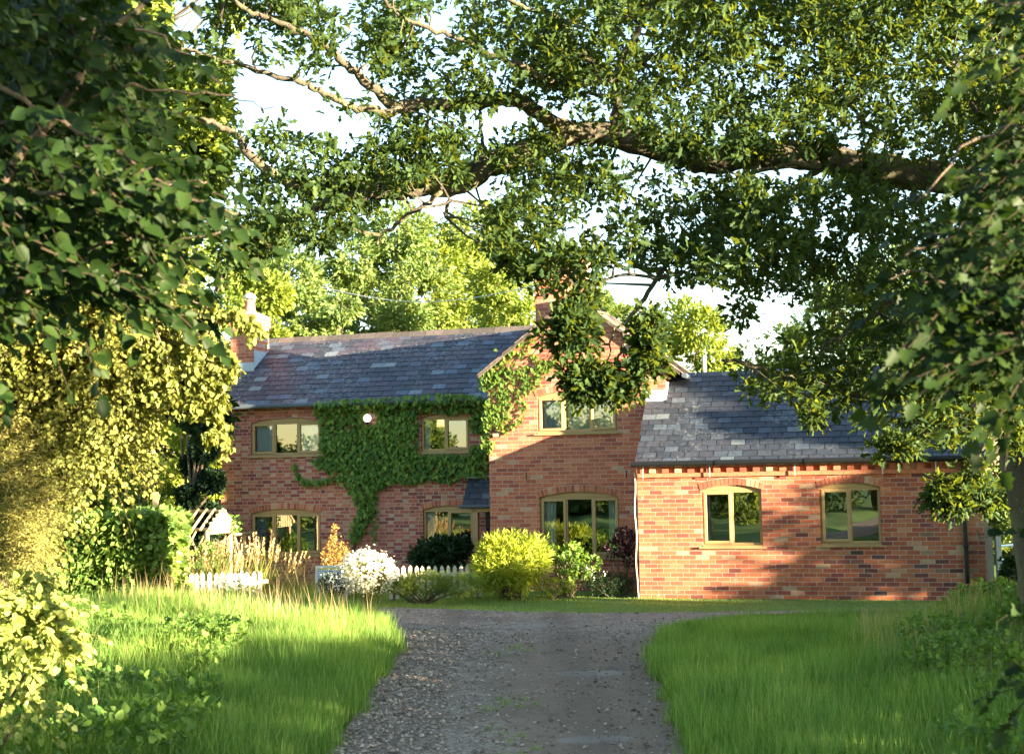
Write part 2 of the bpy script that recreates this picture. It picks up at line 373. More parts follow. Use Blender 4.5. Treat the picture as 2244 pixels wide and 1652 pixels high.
L_OAK = leaf_mat('oak_leaf', [(.024, .05, .020), (.042, .078, .026), (.066, .11, .034)], .45, (2.7, 1.9, .5), .5, .25)
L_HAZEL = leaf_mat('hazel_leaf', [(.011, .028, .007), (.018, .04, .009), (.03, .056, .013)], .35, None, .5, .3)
L_HAW = leaf_mat('hawthorn_leaf', [(.10, .13, .035), (.19, .22, .055), (.28, .29, .09)], .4, (1.6, 1.45, .7), .5, .3)
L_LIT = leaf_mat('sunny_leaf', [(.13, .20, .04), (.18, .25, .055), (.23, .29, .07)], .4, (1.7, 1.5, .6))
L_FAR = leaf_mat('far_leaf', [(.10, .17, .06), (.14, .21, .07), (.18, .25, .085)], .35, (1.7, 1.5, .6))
L_OLIVE = leaf_mat('olive_leaf', [(.16, .17, .05), (.25, .26, .08), (.33, .33, .13)], .4, (1.5, 1.35, .7))
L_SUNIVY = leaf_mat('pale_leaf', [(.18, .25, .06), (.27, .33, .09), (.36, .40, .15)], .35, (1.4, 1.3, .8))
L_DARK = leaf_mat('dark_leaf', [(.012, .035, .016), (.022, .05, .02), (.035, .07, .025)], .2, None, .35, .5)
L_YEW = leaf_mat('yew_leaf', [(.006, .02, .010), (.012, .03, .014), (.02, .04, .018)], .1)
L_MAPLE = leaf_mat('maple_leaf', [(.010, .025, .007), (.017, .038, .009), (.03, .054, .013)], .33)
L_IVY = leaf_mat('creeper_leaf', [(.05, .115, .025), (.095, .19, .035), (.19, .29, .055)], .3, None, .45, .35)
L_IVY2 = leaf_mat('young_creeper_leaf', [(.07, .13, .03), (.11, .19, .04), (.16, .24, .05)], .35)
L_LAUREL = leaf_mat('laurel_leaf', [(.08, .15, .04), (.13, .22, .05), (.2, .28, .08)], .3, None, .3, .5)
L_YEL = leaf_mat('golden_leaf', [(.2, .28, .04), (.28, .35, .05), (.34, .4, .08)], .35)
L_GRASS = leaf_mat('grass_blade', [(.075, .172, .036), (.13, .258, .052), (.21, .345, .082), (.34, .40, .145)], .42, (1.5, 1.4, .6))
L_LAWN = leaf_mat('lawn_blade', [(.19, .28, .08), (.24, .33, .10), (.29, .38, .12)], .4, (1.5, 1.5, .6))
L_DRY = leaf_mat('dry_grass', [(.36, .27, .13), (.48, .37, .2), (.56, .45, .28)], .35, (1.3, 1.2, .9))
L_RUST = leaf_mat('rust_seed', [(.36, .2, .05), (.42, .27, .07), (.5, .33, .1)], .3, (1.3, 1.1, .7))
L_NETTLE = leaf_mat('nettle_leaf', [(.07, .15, .035), (.12, .22, .05), (.19, .29, .08)], .35)
L_PURPLE = leaf_mat('purple_leaf', [(.03, .012, .02), (.05, .02, .03), (.07, .03, .04)], .25, (1.6, 1, 1))
L_WHITE = leaf_mat('white_petal', [(.7, .7, .64), (.8, .8, .76), (.82, .8, .7)], .2, (1, 1, 1))
L_LILAC = leaf_mat('lilac_petal', [(.35, .4, .5), (.5, .55, .6), (.65, .68, .7)], .2, (1, 1, 1))

# ------------------------------------------------------------------ ground
LE = np.array([(-1.6, -15), (-1.5, 6), (-1.47, 10.33), (-1.43, 12.13), (-1.38, 14.32), (-1.47, 16.17), (-1.78, 18.6), (-2.43, 20.85), (-3.3, 22.0)])
RE = np.array([(1.3, -15), (1.3, 6), (1.32, 10.1), (1.37, 11.86), (1.54, 15.0), (1.85, 17.05), (2.4, 18.5), (3.34, 19.35), (4.63, 19.6), (6.6, 19.95)])
LAWN_EDGE = np.array([(-3.3, 22.0), (-1.75, 21.44), (-.23, 20.68), (1.19, 20.15), (3.96, 19.85), (5.38, 19.92), (6.7, 20.05)])
def xl(y): return np.interp(y, LE[:, 1], LE[:, 0])
def xr(y): return np.interp(y, RE[:, 1], RE[:, 0])
def gz(x, y):
    x = np.asarray(x, float); y = np.asarray(y, float)
    p = np.stack([x, y, 0*x], -1)
    tl = xl(y)-x; fl = sm(23.5, 20.5, y)
    z = (.14*sm(.05, 1.0, tl) + .12*sm(1.2, 3.5, tl)*vnoise(p, .8, 3))*fl
    tr = x-xr(y); fr = sm(20.4, 18.6, y)
    z = z + (.08*sm(.05, .8, tr))*fr*sm(18.5, 15.5, y) + .40*sm(2.9, 5.0, tr)*sm(20.0, 17.0, y)*sm(6, 12, y)
    z = z - .13*sm(23, 25, y)*sm(-1.5, -3.5, x)
    return z
def ground():
    xs = np.unique(np.concatenate([np.linspace(-260, -16, 18), np.arange(-16, 16.01, .3), np.linspace(16, 260, 18)]))
    ys = np.unique(np.concatenate([np.linspace(-200, -14, 14), np.arange(-14, 32, .3), np.linspace(32, 420, 22)]))
    X, Y = np.meshgrid(xs, ys); Z = gz(X, Y); nx, ny = len(xs), len(ys)
    v = np.stack([X, Y, Z], -1).reshape(-1, 3)
    f = [(j*nx+i, j*nx+i+1, (j+1)*nx+i+1, (j+1)*nx+i) for j in range(ny-1) for i in range(nx-1)]
    me = bpy.data.meshes.new('ground'); me.from_pydata(v.tolist(), [], f); me.polygons.foreach_set('use_smooth', [True]*len(f)); me.update()
    t = NT('soil_turf'); o = t.obj(); n1 = t.noise(o, .6, 4); n2 = t.noise(o, 9, 4)
    c = t.mix(n1, (.11, .18, .05), (.15, .23, .065)); c = t.mix(t.maprange(n2, .5, .75, 0.0, .6), c, (.07, .05, .035))
    return tag(link('ground', me, t.done(t.pbsdf(c, .95, t.bump(n2, .7, .03), .1))), 'turf and bare soil spreading around the cottage and lane', 'ground', kind='structure')
ground()
def drive_inside(x, y):
    a = (x > xl(y)-.05) & (x < xr(y)+.05) & (y < 22.0)
    return a & (y < np.interp(x, LAWN_EDGE[:, 0], LAWN_EDGE[:, 1])+.03)
def drive_h(x, y):
    p = np.stack([x, y, 0*x], -1)
    mid = np.exp(-((x+.05)/.28)**2)*sm(18.5, 16, y); lft = sm(-.55, -1.3, x)*sm(19, 16.5, y)
    return .012 + .045*mid*vnoise(p, 1.6, 5) + .05*lft*vnoise(p, 1.3, 6) + .02*vnoise(p, 3.5, 8) + .03*np.maximum(0, vnoise(p, .55, 9)-.5)
def driveway():
    st = .07; xs = np.arange(-3.5, 6.8, st); ys = np.concatenate([np.arange(-15, 8, .5), np.arange(8, 22.1, st)])
    X, Y = np.meshgrid(xs, ys); Z = drive_h(X, Y); nx, ny = len(xs), len(ys)
    xc = (X[:-1, :-1]+X[1:, 1:])/2; yc = (Y[:-1, :-1]+Y[1:, 1:])/2; ins = drive_inside(xc.ravel(), yc.ravel()).reshape(xc.shape)
    f = [(j*nx+i, j*nx+i+1, (j+1)*nx+i+1, (j+1)*nx+i) for j in range(ny-1) for i in range(nx-1) if ins[j, i]]
    me = bpy.data.meshes.new('driveway'); me.from_pydata(np.stack([X, Y, Z], -1).reshape(-1, 3).tolist(), [], f)
    bm = bmesh.new(); bm.from_mesh(me); bmesh.ops.delete(bm, geom=[v for v in bm.verts if not v.link_faces], context='VERTS'); bm.to_mesh(me); bm.free()
    me.polygons.foreach_set('use_smooth', [True]*len(me.polygons)); me.update()
    t = NT('gravel_dirt'); o = t.obj(); sp = t.n('ShaderNodeSeparateXYZ'); t.put(sp.inputs[0], o)
    big = t.noise(o, .8, 4); mid = t.noise(o, 7, 5, .7)
    vo = t.n('ShaderNodeTexVoronoi'); vo.inputs['Scale'].default_value = 48; t.put(vo.inputs['Vector'], o)
    sc = t.n('ShaderNodeSeparateColor'); t.put(sc.inputs[0], vo.outputs['Color'])
    dirt = t.mix(mid, (.185, .128, .088), (.35, .262, .195))
    stone = t.ramp(sc.outputs[0], [(0, (.16, .122, .096)), (.5, (.34, .27, .215)), (1, (.52, .43, .355))])
    lf = t.maprange(t.math('ADD', sp.outputs[0], t.math('MULTIPLY', t.math('SUBTRACT', big, .5), 2.2)), .2, -.7)
    far = t.maprange(sp.outputs[1], 16.2, 18.2)
    sf = t.math('MULTIPLY', t.math('MAXIMUM', lf, far), t.maprange(mid, .38, .55), clamp=True)
    sf = t.math('MULTIPLY', sf, .85)
    c = t.mix(sf, dirt, stone); c = t.mix(t.maprange(big, .5, .7, 0.0, .55), c, (.155, .112, .085))
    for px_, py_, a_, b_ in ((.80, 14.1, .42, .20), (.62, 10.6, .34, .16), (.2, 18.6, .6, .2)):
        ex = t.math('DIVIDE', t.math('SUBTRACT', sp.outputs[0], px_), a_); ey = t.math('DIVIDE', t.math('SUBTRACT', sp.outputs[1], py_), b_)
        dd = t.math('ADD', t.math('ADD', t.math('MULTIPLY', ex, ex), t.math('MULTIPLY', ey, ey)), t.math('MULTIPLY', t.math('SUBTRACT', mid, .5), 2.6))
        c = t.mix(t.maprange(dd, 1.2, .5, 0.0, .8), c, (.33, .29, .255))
    trk = t.math('ABSOLUTE', t.math('SUBTRACT', t.math('ABSOLUTE', t.math('ADD', sp.outputs[0], t.math('MULTIPLY', big, .3))), .78))
    c = t.mix(t.maprange(trk, .34, .08, 0.0, .35), c, (.135, .10, .078))
    h = t.math('ADD', t.math('MULTIPLY', vo.outputs['Distance'], -.8), mid)
    return tag(link('driveway', me, t.done(t.pbsdf(c, .93, t.bump(h, .8, .03), .15))), 'rutted gravel and dirt drive running up to the cottage lawn', 'driveway', kind='structure')
driveway()
def stones():
    P = []
    x = -1.45 + np.abs(rng.normal(size=7500))*.55; y = 9+rng.random(7500)*9.5; P.append(np.stack([x, y], 1))
    x = rng.random(3000)*9-3; y = 17+rng.random(3000)*4.6; P.append(np.stack([x, y], 1))
    x = rng.random(1600)*2.8-1.4; y = 9+rng.random(1600)*9; P.append(np.stack([x, y], 1))
    P = np.concatenate(P); P = P[drive_inside(P[:, 0], P[:, 1])]; n = len(P)
    s = .006+.019*rng.random(n)**2.4; s[rng.random(n) < .025] *= 1.6
    z = drive_h(P[:, 0], P[:, 1])
    base = np.array([(1, 0, 0), (.3, .95, 0), (-.8, .6, 0), (-.8, -.6, 0), (.3, -.95, 0), (.3, .15, .75), (-.35, -.1, .7), (0, 0, -.4)])
    fc = [(0, 1, 5), (1, 2, 6, 5), (2, 3, 6), (3, 4, 5, 6), (4, 0, 5), (1, 0, 7), (2, 1, 7), (3, 2, 7), (4, 3, 7), (0, 4, 7)]
    a = rng.random(n)*6.28; ca, sa = np.cos(a), np.sin(a)
    co = base[None]*(1+.35*(rng.random((n, 8, 3))-.5)*2)*s[:, None, None]
    co[..., 1] *= .8; X = co[..., 0]*ca[:, None]-co[..., 1]*sa[:, None]; Yv = co[..., 0]*sa[:, None]+co[..., 1]*ca[:, None]
    co = np.stack([X+P[:, :1], Yv+P[:, 1:2], co[..., 2]*.9+z[:, None]+.3*s[:, None]], -1).reshape(-1, 3)
    f = [tuple(i*8+k for k in q) for i in range(n) for q in fc]
    me = bpy.data.meshes.new('gravel'); me.from_pydata(co.tolist(), [], f); me.update()
    m = island_mat('stone', [(0, (.15, .115, .09)), (.5, (.31, .245, .19)), (.85, (.43, .345, .27)), (1, (.54, .45, .37))], .9, 40)
    tag(link('gravel', me, m), 'loose grey and buff stones scattered along the drive', 'gravel', kind='stuff')
stones()
def litter():
    n = 1500; x = rng.uniform(-1.5, 1.6, n); y = rng.uniform(9, 19, n); e = rng.random(n) < .7; x = np.where(e, np.where(rng.random(n) < .35, xl(y)+rng.random(n)**2*.5, xr(y)-rng.random(n)**2*.7), x)
    P = np.stack([x, y, drive_h(x, y)+.012], 1); D = rand3(n)*[1, 1, .15]; m = leaf_mat('dead_leaf', [(.07, .04, .02), (.13, .075, .035), (.2, .13, .06)], .1)
    tag(leafmesh('leaf_litter', T_OAK2, P, D, nrm(rng.normal(size=(n, 3))*.3+[0, 0, 1]), .02+.035*rng.random(n), m), 'brown fallen leaves littering the edges of the drive', 'leaf litter', kind='stuff')
    k = 90; x = rng.normal(size=k)*.12-.05; y = rng.uniform(9, 17, k); c = np.repeat(np.stack([x, y], 1)[vnoise(np.stack([x, y, 0*x], 1), 1.1, 66) > .5], 14, 0); c = c+rng.normal(size=c.shape)*.03
    P = np.c_[c, drive_h(c[:, 0], c[:, 1])]; tag(leafmesh('weeds', T_BLADE, P, nrm(rand3(len(P))*.8+[0, 0, .7]), rand3(len(P)), .03+.05*rng.random(len(P)), L_GRASS, None, .006), 'tiny grass tufts growing along the middle of the drive', 'weeds', kind='stuff')
litter()

# ------------------------------------------------------------------ the house
house = empty('brick_cottage', HO, 'red brick cottage with slate roofs, front gable and low annex', 'house', None, -HT)
def hp(mb, name, mat, parent=None, smooth=False, label=None):
    o = mb.build(name, mat, parent or house, True, smooth)
    if label: o['label'] = label
    return o
def arc(x, x0, x1, z, rise): t = (x-(x0+x1)/2)/((x1-x0)/2); return z + rise*(1-t*t)
# window openings: x0, x1, sill z, spring z, rise, columns, opening casements
WIN = {
 'a1': dict(Y=0, x0=1.12, x1=2.14, z0=.885, z1=1.865, rise=.085, cols=[.5], cas=[0]),
 'a2': dict(Y=0, x0=3.11, x1=4.10, z0=.905, z1=1.875, rise=.085, cols=[.5], cas=[0]),
 'gu': dict(Y=1.3, x0=-2.11, x1=-.57, z0=2.955, z1=3.67, rise=.10, cols=[.333, .667], cas=[0, 2]),
 'gl': dict(Y=1.3, x0=-2.10, x1=-.57, z0=.615, z1=1.755, rise=.10, cols=[.333, .667], cas=[0, 2]),
 'lu': dict(Y=3.2, x0=-9.05, x1=-7.39, z0=2.69, z1=3.43, rise=.09, cols=[.333, .667], cas=[0, 2]),
 'lu2': dict(Y=3.2, x0=-5.11, x1=-4.05, z0=2.69, z1=3.43, rise=.07, cols=[.5], cas=[1]),
 'll': dict(Y=3.2, x0=-9.05, x1=-7.41, z0=.55, z1=1.46, rise=.09, cols=[.333, .667], cas=[0, 2]),
 'll2': dict(Y=3.2, x0=-5.09, x1=-3.98, z0=.55, z1=1.50, rise=.08, cols=[.5], cas=[1]),
}
REV = .11
def wall_front(mb, Y, X0, X1, zb, ztop, wins, back=None):
    bx = {X0, X1}
    for k in wins:
        d = WIN[k]; bx |= set(np.round(np.linspace(d['x0'], d['x1'], 13), 4))
    if callable(ztop): bx |= set(np.round(np.linspace(X0, X1, 25), 4)); zt = ztop
    else: zt = lambda x: ztop
    bx = sorted(bx)
    if callable(ztop) and hasattr(ztop, 'apex'): bx = sorted(set(bx) | {ztop.apex})
    for a, b in zip(bx[:-1], bx[1:]):
        op = []
        for k in wins:
            d = WIN[k]
            if d['x0']-1e-4 <= a and b <= d['x1']+1e-4:
                op.append((d['z0'], d['z0'], arc(a, d['x0'], d['x1'], d['z1'], d['rise']), arc(b, d['x0'], d['x1'], d['z1'], d['rise'])))
        op.sort(); la = lb = zb
        for (l0, l1, h0, h1) in op:
            mb.quad((a, Y, la), (b, Y, lb), (b, Y, l1), (a, Y, l0)); la, lb = h0, h1
            mb.quad((a, Y, h0), (b, Y, h1), (b, Y+REV, h1), (a, Y+REV, h0), 1)
            mb.quad((a, Y, l0), (a, Y+REV, l0), (b, Y+REV, l1), (b, Y, l1), 1)
        mb.quad((a, Y, la), (b, Y, lb), (b, Y, zt(b)), (a, Y, zt(a)))
    for k in wins:
        d = WIN[k]
        for x in (d['x0'], d['x1']): mb.quad((x, Y, d['z0']), (x, Y+REV, d['z0']), (x, Y+REV, d['z1']), (x, Y, d['z1']), 1)
GA, GK, GZ = -1.36, .77, 5.58
def gtop(x): return GZ-.06-GK*abs(x-GA)
gtop.apex = GA
# annex walls
mb = MB(); wall_front(mb, 0, 0, 5.78, -.4, 2.34, ['a1', 'a2'])
mb.quad((0, 0, -.4), (0, 0, 2.34), (0, 3.74, 2.34), (0, 3.74, -.4), 1); mb.add([(5.78, 0, -.4), (5.78, 3.74, -.4), (5.78, 3.74, 2.34), (5.78, 1.87, 3.9), (5.78, 0, 2.34)], [(0, 1, 2, 3, 4)], 1)
mb.add([(0, 0, 2.34), (0, 1.87, 3.9), (0, 3.74, 2.34)], [(0, 1, 2)], 1)
mb.quad((0, 3.74, -.4), (0, 3.74, 2.34), (5.78, 3.74, 2.34), (5.78, 3.74, -.4))
m_br_ax = brick_mat('brick_annex', [(0, (.19, .06, .048)), (.13, (.32, .09, .058)), (.4, (.42, .12, .06)), (.65, (.48, .15, .07)), (.85, (.5, .19, .10)), (1, (.36, .10, .06))], MORT, 'x', white=.6, dirt=.45, patch=(2.6, .9))
m_br_ay = brick_mat('brick_annex_side', ORANGE, MORT, 'y')
hp(mb, 'wall', [m_br_ax, m_br_ay], label='low annex wall of orange and plum brick')
# gable walls
mb = MB(); wall_front(mb, 1.3, -3.08, .36, -.4, gtop, ['gu', 'gl'])
mb.quad((.36, 1.3, -.4), (.36, 9, -.4), (.36, 9, gtop(.36)), (.36, 1.3, gtop(.36)), 1)
mb.quad((-3.08, 1.3, -.4), (-3.08, 1.3, gtop(-3.08)), (-3.08, 9, gtop(-3.08)), (-3.08, 9, -.4), 1)
mb.add([(-3.08, 9, -.4), (-3.08, 9, gtop(-3.08)), (GA, 9, gtop(GA)), (.36, 9, gtop(.36)), (.36, 9, -.4)], [(0, 1, 2, 3, 4)])
hp(mb, 'wall', [m_br_gx, m_br_gy], label='tall front gable wall of orange brick')
# old wing walls
mb = MB(); wall_front(mb, 3.2, -9.77, -3.085, -.5, 3.84, ['lu', 'lu2', 'll', 'll2'])
mb.add([(-9.77, 3.2, -.5), (-9.77, 3.2, 3.84), (-9.77, 5.3, 5.42), (-9.77, 7.4, 3.84), (-9.77, 7.4, -.5)], [(0, 1, 2, 3, 4)], 1)
mb.quad((-9.77, 7.4, -.5), (-9.77, 7.4, 3.84), (-3.085, 7.4, 3.84), (-3.085, 7.4, -.5))
hp(mb, 'wall', [m_br_lx, m_br_ly], label='older wing wall of dull red brick with pale headers')
# inner rooms so that panes look into a dim interior
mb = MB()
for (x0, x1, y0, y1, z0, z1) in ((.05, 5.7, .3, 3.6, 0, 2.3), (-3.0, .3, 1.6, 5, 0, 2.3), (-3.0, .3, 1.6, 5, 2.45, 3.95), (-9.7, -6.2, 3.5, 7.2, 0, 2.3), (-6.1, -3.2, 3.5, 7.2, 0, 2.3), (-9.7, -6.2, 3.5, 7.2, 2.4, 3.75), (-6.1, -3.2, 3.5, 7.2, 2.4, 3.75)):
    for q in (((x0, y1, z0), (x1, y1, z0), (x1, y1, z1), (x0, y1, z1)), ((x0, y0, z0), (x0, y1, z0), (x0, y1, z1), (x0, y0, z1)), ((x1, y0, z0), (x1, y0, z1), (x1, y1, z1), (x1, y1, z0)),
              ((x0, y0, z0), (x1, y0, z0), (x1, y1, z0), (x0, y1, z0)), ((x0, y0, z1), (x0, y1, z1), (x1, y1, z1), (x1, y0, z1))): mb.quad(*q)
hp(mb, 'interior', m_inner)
# brick arches
def arch(k):
    d = WIN[k]; mb = MB(); n = int(round((d['x1']-d['x0']+.1)/.075)); Y = d['Y']; xc = (d['x0']+d['x1'])/2
    xs = np.linspace(d['x0']-.03, d['x1']+.03, n+1); hgt = .125 if k[0] != 'l' else .13
    f = lambda x: arc(x, d['x0'], d['x1'], d['z1'], d['rise'])+.006
    mb.prism([(x, Y-.002, f(x)) for x in xs]+[(xc+(x-xc)*1.05, Y-.002, f(x)+hgt) for x in xs[::-1]], (0, .01, 0), 1)
    for a, b in zip(xs[:-1], xs[1:]):
        a2, b2 = a+.006, b-.006; j = rng.uniform(-.004, .004)
        mb.prism([(a2, Y-.007, f(a2)), (b2, Y-.007, f(b2)), (xc+(b2-xc)*1.05, Y-.007, f(b2)+hgt-.008+j), (xc+(a2-xc)*1.05, Y-.007, f(a2)+hgt-.008+j)], (0, .006, 0))
    hp(mb, 'brick_arch', [m_arch, m_mortar])
for k in WIN:
    if k not in ('lu',): arch(k)
# windows: frame (the part) > arched head, sash, pane, sill
def window(k):
    d = WIN[k]; Y = d['Y']+.045; x0, x1, z0, z1 = d['x0']+.004, d['x1']-.004, d['z0']+.004, d['z1']-.002
    W = x1-x0; F = .042; D = .06; mb = MB()
    zl, zh = z0+.03, z1
    mb.box((x0, Y, zl), (x0+F, Y+D, zh)).box((x1-F, Y, zl), (x1, Y+D, zh)).box((x0+F, Y, zl), (x1-F, Y+D, zl+F)).box((x0+F, Y, zh-F), (x1-F, Y+D, zh))
    ed = [x0]+[x0+W*c for c in d['cols']]+[x1]
    for c in ed[1:-1]: mb.box((c-.024, Y, zl+F), (c+.024, Y+D, zh-F))
    fr = hp(mb, 'window', m_oak)
    h = MB(); xs = np.linspace(x0, x1, 15); h.prism([(x, Y-.006, arc(x, d['x0'], d['x1'], d['z1'], d['rise'])-.004) for x in xs][::-1]+[(x0, Y-.006, z1+.003), (x1, Y-.006, z1+.003)], (0, D, 0))
    o = hp(h, 'arched_head', m_oak, fr)
    s = MB(); s.box((x0-.07, d['Y']-.045, z0-.028), (x1+.07, d['Y']+.10, z0+.002)); s.box((x0, d['Y']-.005, z0+.002), (x1, d['Y']+.04, z0+.028)); hp(s, 'sill', m_sill, fr)
    for i in range(len(ed)-1):
        a = ed[i]+(F if i == 0 else .024); b = ed[i+1]-(F if i == len(ed)-2 else .024)
        if i in d['cas']:
            S = .05; a0, b0, l0, h0 = a-.018, b+.018, zl+F-.018, zh-F+.018; y0, y1 = Y-.022, Y+.04; s = MB()
            for (p, q) in (((a0, y0, l0), (a0+S, y1, h0)), ((b0-S, y0, l0), (b0, y1, h0)), ((a0+S, y0, l0), (b0-S, y1, l0+S)), ((a0+S, y0, h0-S), (b0-S, y1, h0))): s.box(p, q)
            s = hp(s, 'sash', m_oak, fr); bm = bmesh.new(); bm.from_mesh(s.data); bmesh.ops.bevel(bm, geom=bm.edges[:], offset=.006, segments=1, affect='EDGES'); bm.to_mesh(s.data); bm.free()
            pa, pb, pl, ph = a0+S-.004, b0-S+.004, l0+S-.004, h0-S+.004; yp = Y+.012
        else: pa, pb, pl, ph, yp = a-.003, b+.003, zl+F-.003, zh-F+.003, Y+.03
        tl = rng.uniform(-.004, .004, 4); g = MB(); g.quad((pa, yp+tl[0], pl), (pb, yp+tl[1], pl), (pb, yp+tl[1]+tl[2], ph), (pa, yp+tl[0]+tl[2], ph)); hp(g, 'pane', m_glass, fr)
for k in WIN: window(k)

# slates laid one by one
def slates(mb, P0, A, B, N, rows, gauge, sw, rng_x, th=.009, jit=.004, deck=True):
    P0, A, B, N = map(np.array, (P0, A, B, N))
    for i in range(rows):
        a0, a1 = rng_x(i); off = (i % 2)*.5*sw + rng.uniform(-.03, .03)
        x = a0-off
        while x < a1-.01:
            l, r = max(x, a0)+.006, min(x+sw, a1)-.006
            if r-l > .02:
                y = i*gauge+rng.uniform(-jit, jit); ln = gauge*1.5
                if i == rows-1: ln = gauge
                lift = .016+rng.uniform(0, .004); sk = rng.uniform(-.003, .003)
                q = [P0+A*l+B*(y+sk)+N*lift, P0+A*r+B*(y-sk)+N*lift, P0+A*r+B*(y+ln)+N*.004, P0+A*l+B*(y+ln)+N*.004]
                mb.prism([p-N*th for p in q], N*th)
            x += sw
def ridge(mb, a, b, n, w=.13, h=.085):
    a, b = np.array(a), np.array(b); dv = (b-a)/n; side = nrm(np.cross(dv, [0, 0, 1]))
    for i in range(n):
        p = a+dv*i; q = p+dv*.985; z = np.array([0, 0, h*(1+.05*rng.normal())]); dn = np.array([0, 0, -.05])
        for s in (1, -1):
            sd = side*s*w; mb.prism([p+z, q+z, q+sd+dn, p+sd+dn], np.array([0, 0, -.025]))
def slope(P0, up):
    B = nrm(np.array(up, float)); return B
# annex roof
AU = slope(None, (0, 1.87, 1.59)); AN = nrm(np.cross([1, 0, 0], AU)); mb = MB()
rowsA, gA = 16, 2.62/16.6
def ax(i):
    yy = i*gA*AU[1]-.12
    return (-.02 if yy < 1.2 else .365, 5.86)
slates(mb, (0, -.12, 2.33), (1, 0, 0), AU, AN, rowsA+1, gA, .25, ax)
r1 = hp(mb, 'roof', m_slate, label='dark slate roof of the low annex')
mb = MB(); mb.quad((-.01, -.1, 2.335), (5.85, -.1, 2.335), (5.85, 1.87, 3.935), (-.01, 1.87, 3.935)); mb.quad((-.01, 1.87, 3.935), (5.85, 1.87, 3.935), (5.85, 3.9, 2.33), (-.01, 3.9, 2.33)); hp(mb, 'deck', m_deck, r1)
mb = MB(); ridge(mb, (.37, 1.87, 3.93), (5.86, 1.87, 3.93), 12); hp(mb, 'ridge', m_ridge, r1)
mb = MB(); mb.prism([(-.015, 1.293, 3.46), (.38, 1.293, 3.46), (.36, 1.293, 3.72), (-.03, 1.293, 3.72)], (0, -.012, 0)); mb.quad((-.015, 1.28, 3.47), (.38, 1.28, 3.47), (.40, 1.12, 3.40), (0, 1.12, 3.40))
for i in range(4):
    y = 1.3+i*.145; z = 2.33+(y+.12)*.85
    mb.box((.362, y, z-.02), (.37, y+.14, z+.2))
hp(mb, 'flashing', m_lead, r1)
# old wing roof
LU = slope(None, (0, 2.3, 1.68)); LN = nrm(np.cross([1, 0, 0], LU)); mb = MB(); gL = 2.848/14.5
slates(mb, (0, 3.0, 3.80), (1, 0, 0), LU, LN, 15, gL, .30, lambda i: (-9.74+rng.uniform(-.01, .01), -2.2))
r2 = hp(mb, 'roof', m_slate_p, label='older slate roof with purple and pale blue slates')
mb = MB(); mb.quad((-9.73, 3.02, 3.795), (-1.4, 3.02, 3.795), (-1.4, 5.3, 5.465), (-9.73, 5.3, 5.465)); mb.quad((-9.73, 5.3, 5.465), (-1.4, 5.3, 5.465), (-1.4, 7.6, 3.79), (-9.73, 7.6, 3.79)); hp(mb, 'deck', m_deck, r2)
mb = MB(); ridge(mb, (-9.75, 5.3, 5.45), (-2.0, 5.3, 5.45), 19); hp(mb, 'ridge', m_ridge, r2)
# gable roof
mb = MB(); gs = nrm(np.array([-1, 0, GK])); RB = nrm(np.array([-1., 0, GK])); RNn = nrm(np.array([GK, 0, 1.]))
E0 = .66; zE = GZ-GK*(E0-GA); nr = 16; gg = math.hypot(E0-GA, (E0-GA)*GK)/nr
slates(mb, (E0, 1.2, zE), (0, 1, 0), RB, RNn, nr, gg, .18, lambda i: (0, 7.9), th=.012)
LB = np.array([-RB[0], 0, RB[2]]); LNn = np.array([-RNn[0], 0, RNn[2]])
slates(mb, (-3.26, 9.1, GZ-GK*(GA+3.26)), (0, -1, 0), LB, LNn, 15, gg, .25, lambda i: (0, 7.9), th=.012)
r3 = hp(mb, 'roof', m_tile, label='gable roof of lichened brown tiles')
mb = MB(); mb.quad((E0, 1.22, zE-.01), (E0, 9, zE-.01), (GA, 9, GZ-.012), (GA, 1.22, GZ-.012)); mb.quad((-3.26, 1.22, GZ-GK*(GA+3.26)-.01), (GA, 1.22, GZ-.012), (GA, 9, GZ-.012), (-3.26, 9, GZ-GK*(GA+3.26)-.01)); hp(mb, 'deck', m_deck, r3)
mb = MB(); ridge(mb, (GA, 1.2, GZ-.01), (GA, 9, GZ-.01), 16, .12, .08); hp(mb, 'ridge', m_ridge, r3)
mb = MB()
for s, xe in ((1, E0-.02), (-1, -3.25)):
    L = abs(xe-GA); n = 11
    for i in range(n):
        a, b = GA+s*L*i/n, GA+s*L*(i+.97)/n
        za, zb = GZ-.012-GK*abs(a-GA), GZ-.012-GK*abs(b-GA)
        mb.prism([(a, 1.205, za), (b, 1.205, zb), (b, 1.205, zb-.05), (a, 1.205, za-.05)], (0, .12, 0))
hp(mb, 'verge', m_ridge, r3)
# corbel courses under the eaves
mb = MB()
for i in range(52):
    x = .0+i*.112
    mb.box((x, -.06 if i % 2 == 0 else -.004, 2.175), (x+.1105, .02, 2.262))
mb.box((-.004, -.085, 2.262), (5.785, .02, 2.30)); mb.box((-.004, -.045, 2.10), (5.785, .02, 2.172))
hp(mb, 'corbel', m_arch)
mb = MB(); mb.box((-9.775, 3.14, 3.70), (-3.09, 3.21, 3.80)); mb.box((-9.775, 3.165, 3.615), (-3.09, 3.21, 3.69)); hp(mb, 'corbel', m_br_lx)
mb = MB()
for i in range(24): mb.box((.36, 1.34+i*.22, 4.02), (.45 if i % 2 == 0 else .39, 1.34+i*.22+.11, 4.12))
mb.box((.36, 1.302, 3.93), (.41, 6.5, 4.015)); mb.box((.36, 1.302, 4.125), (.48, 6.5, 4.19)); hp(mb, 'corbel', m_arch)
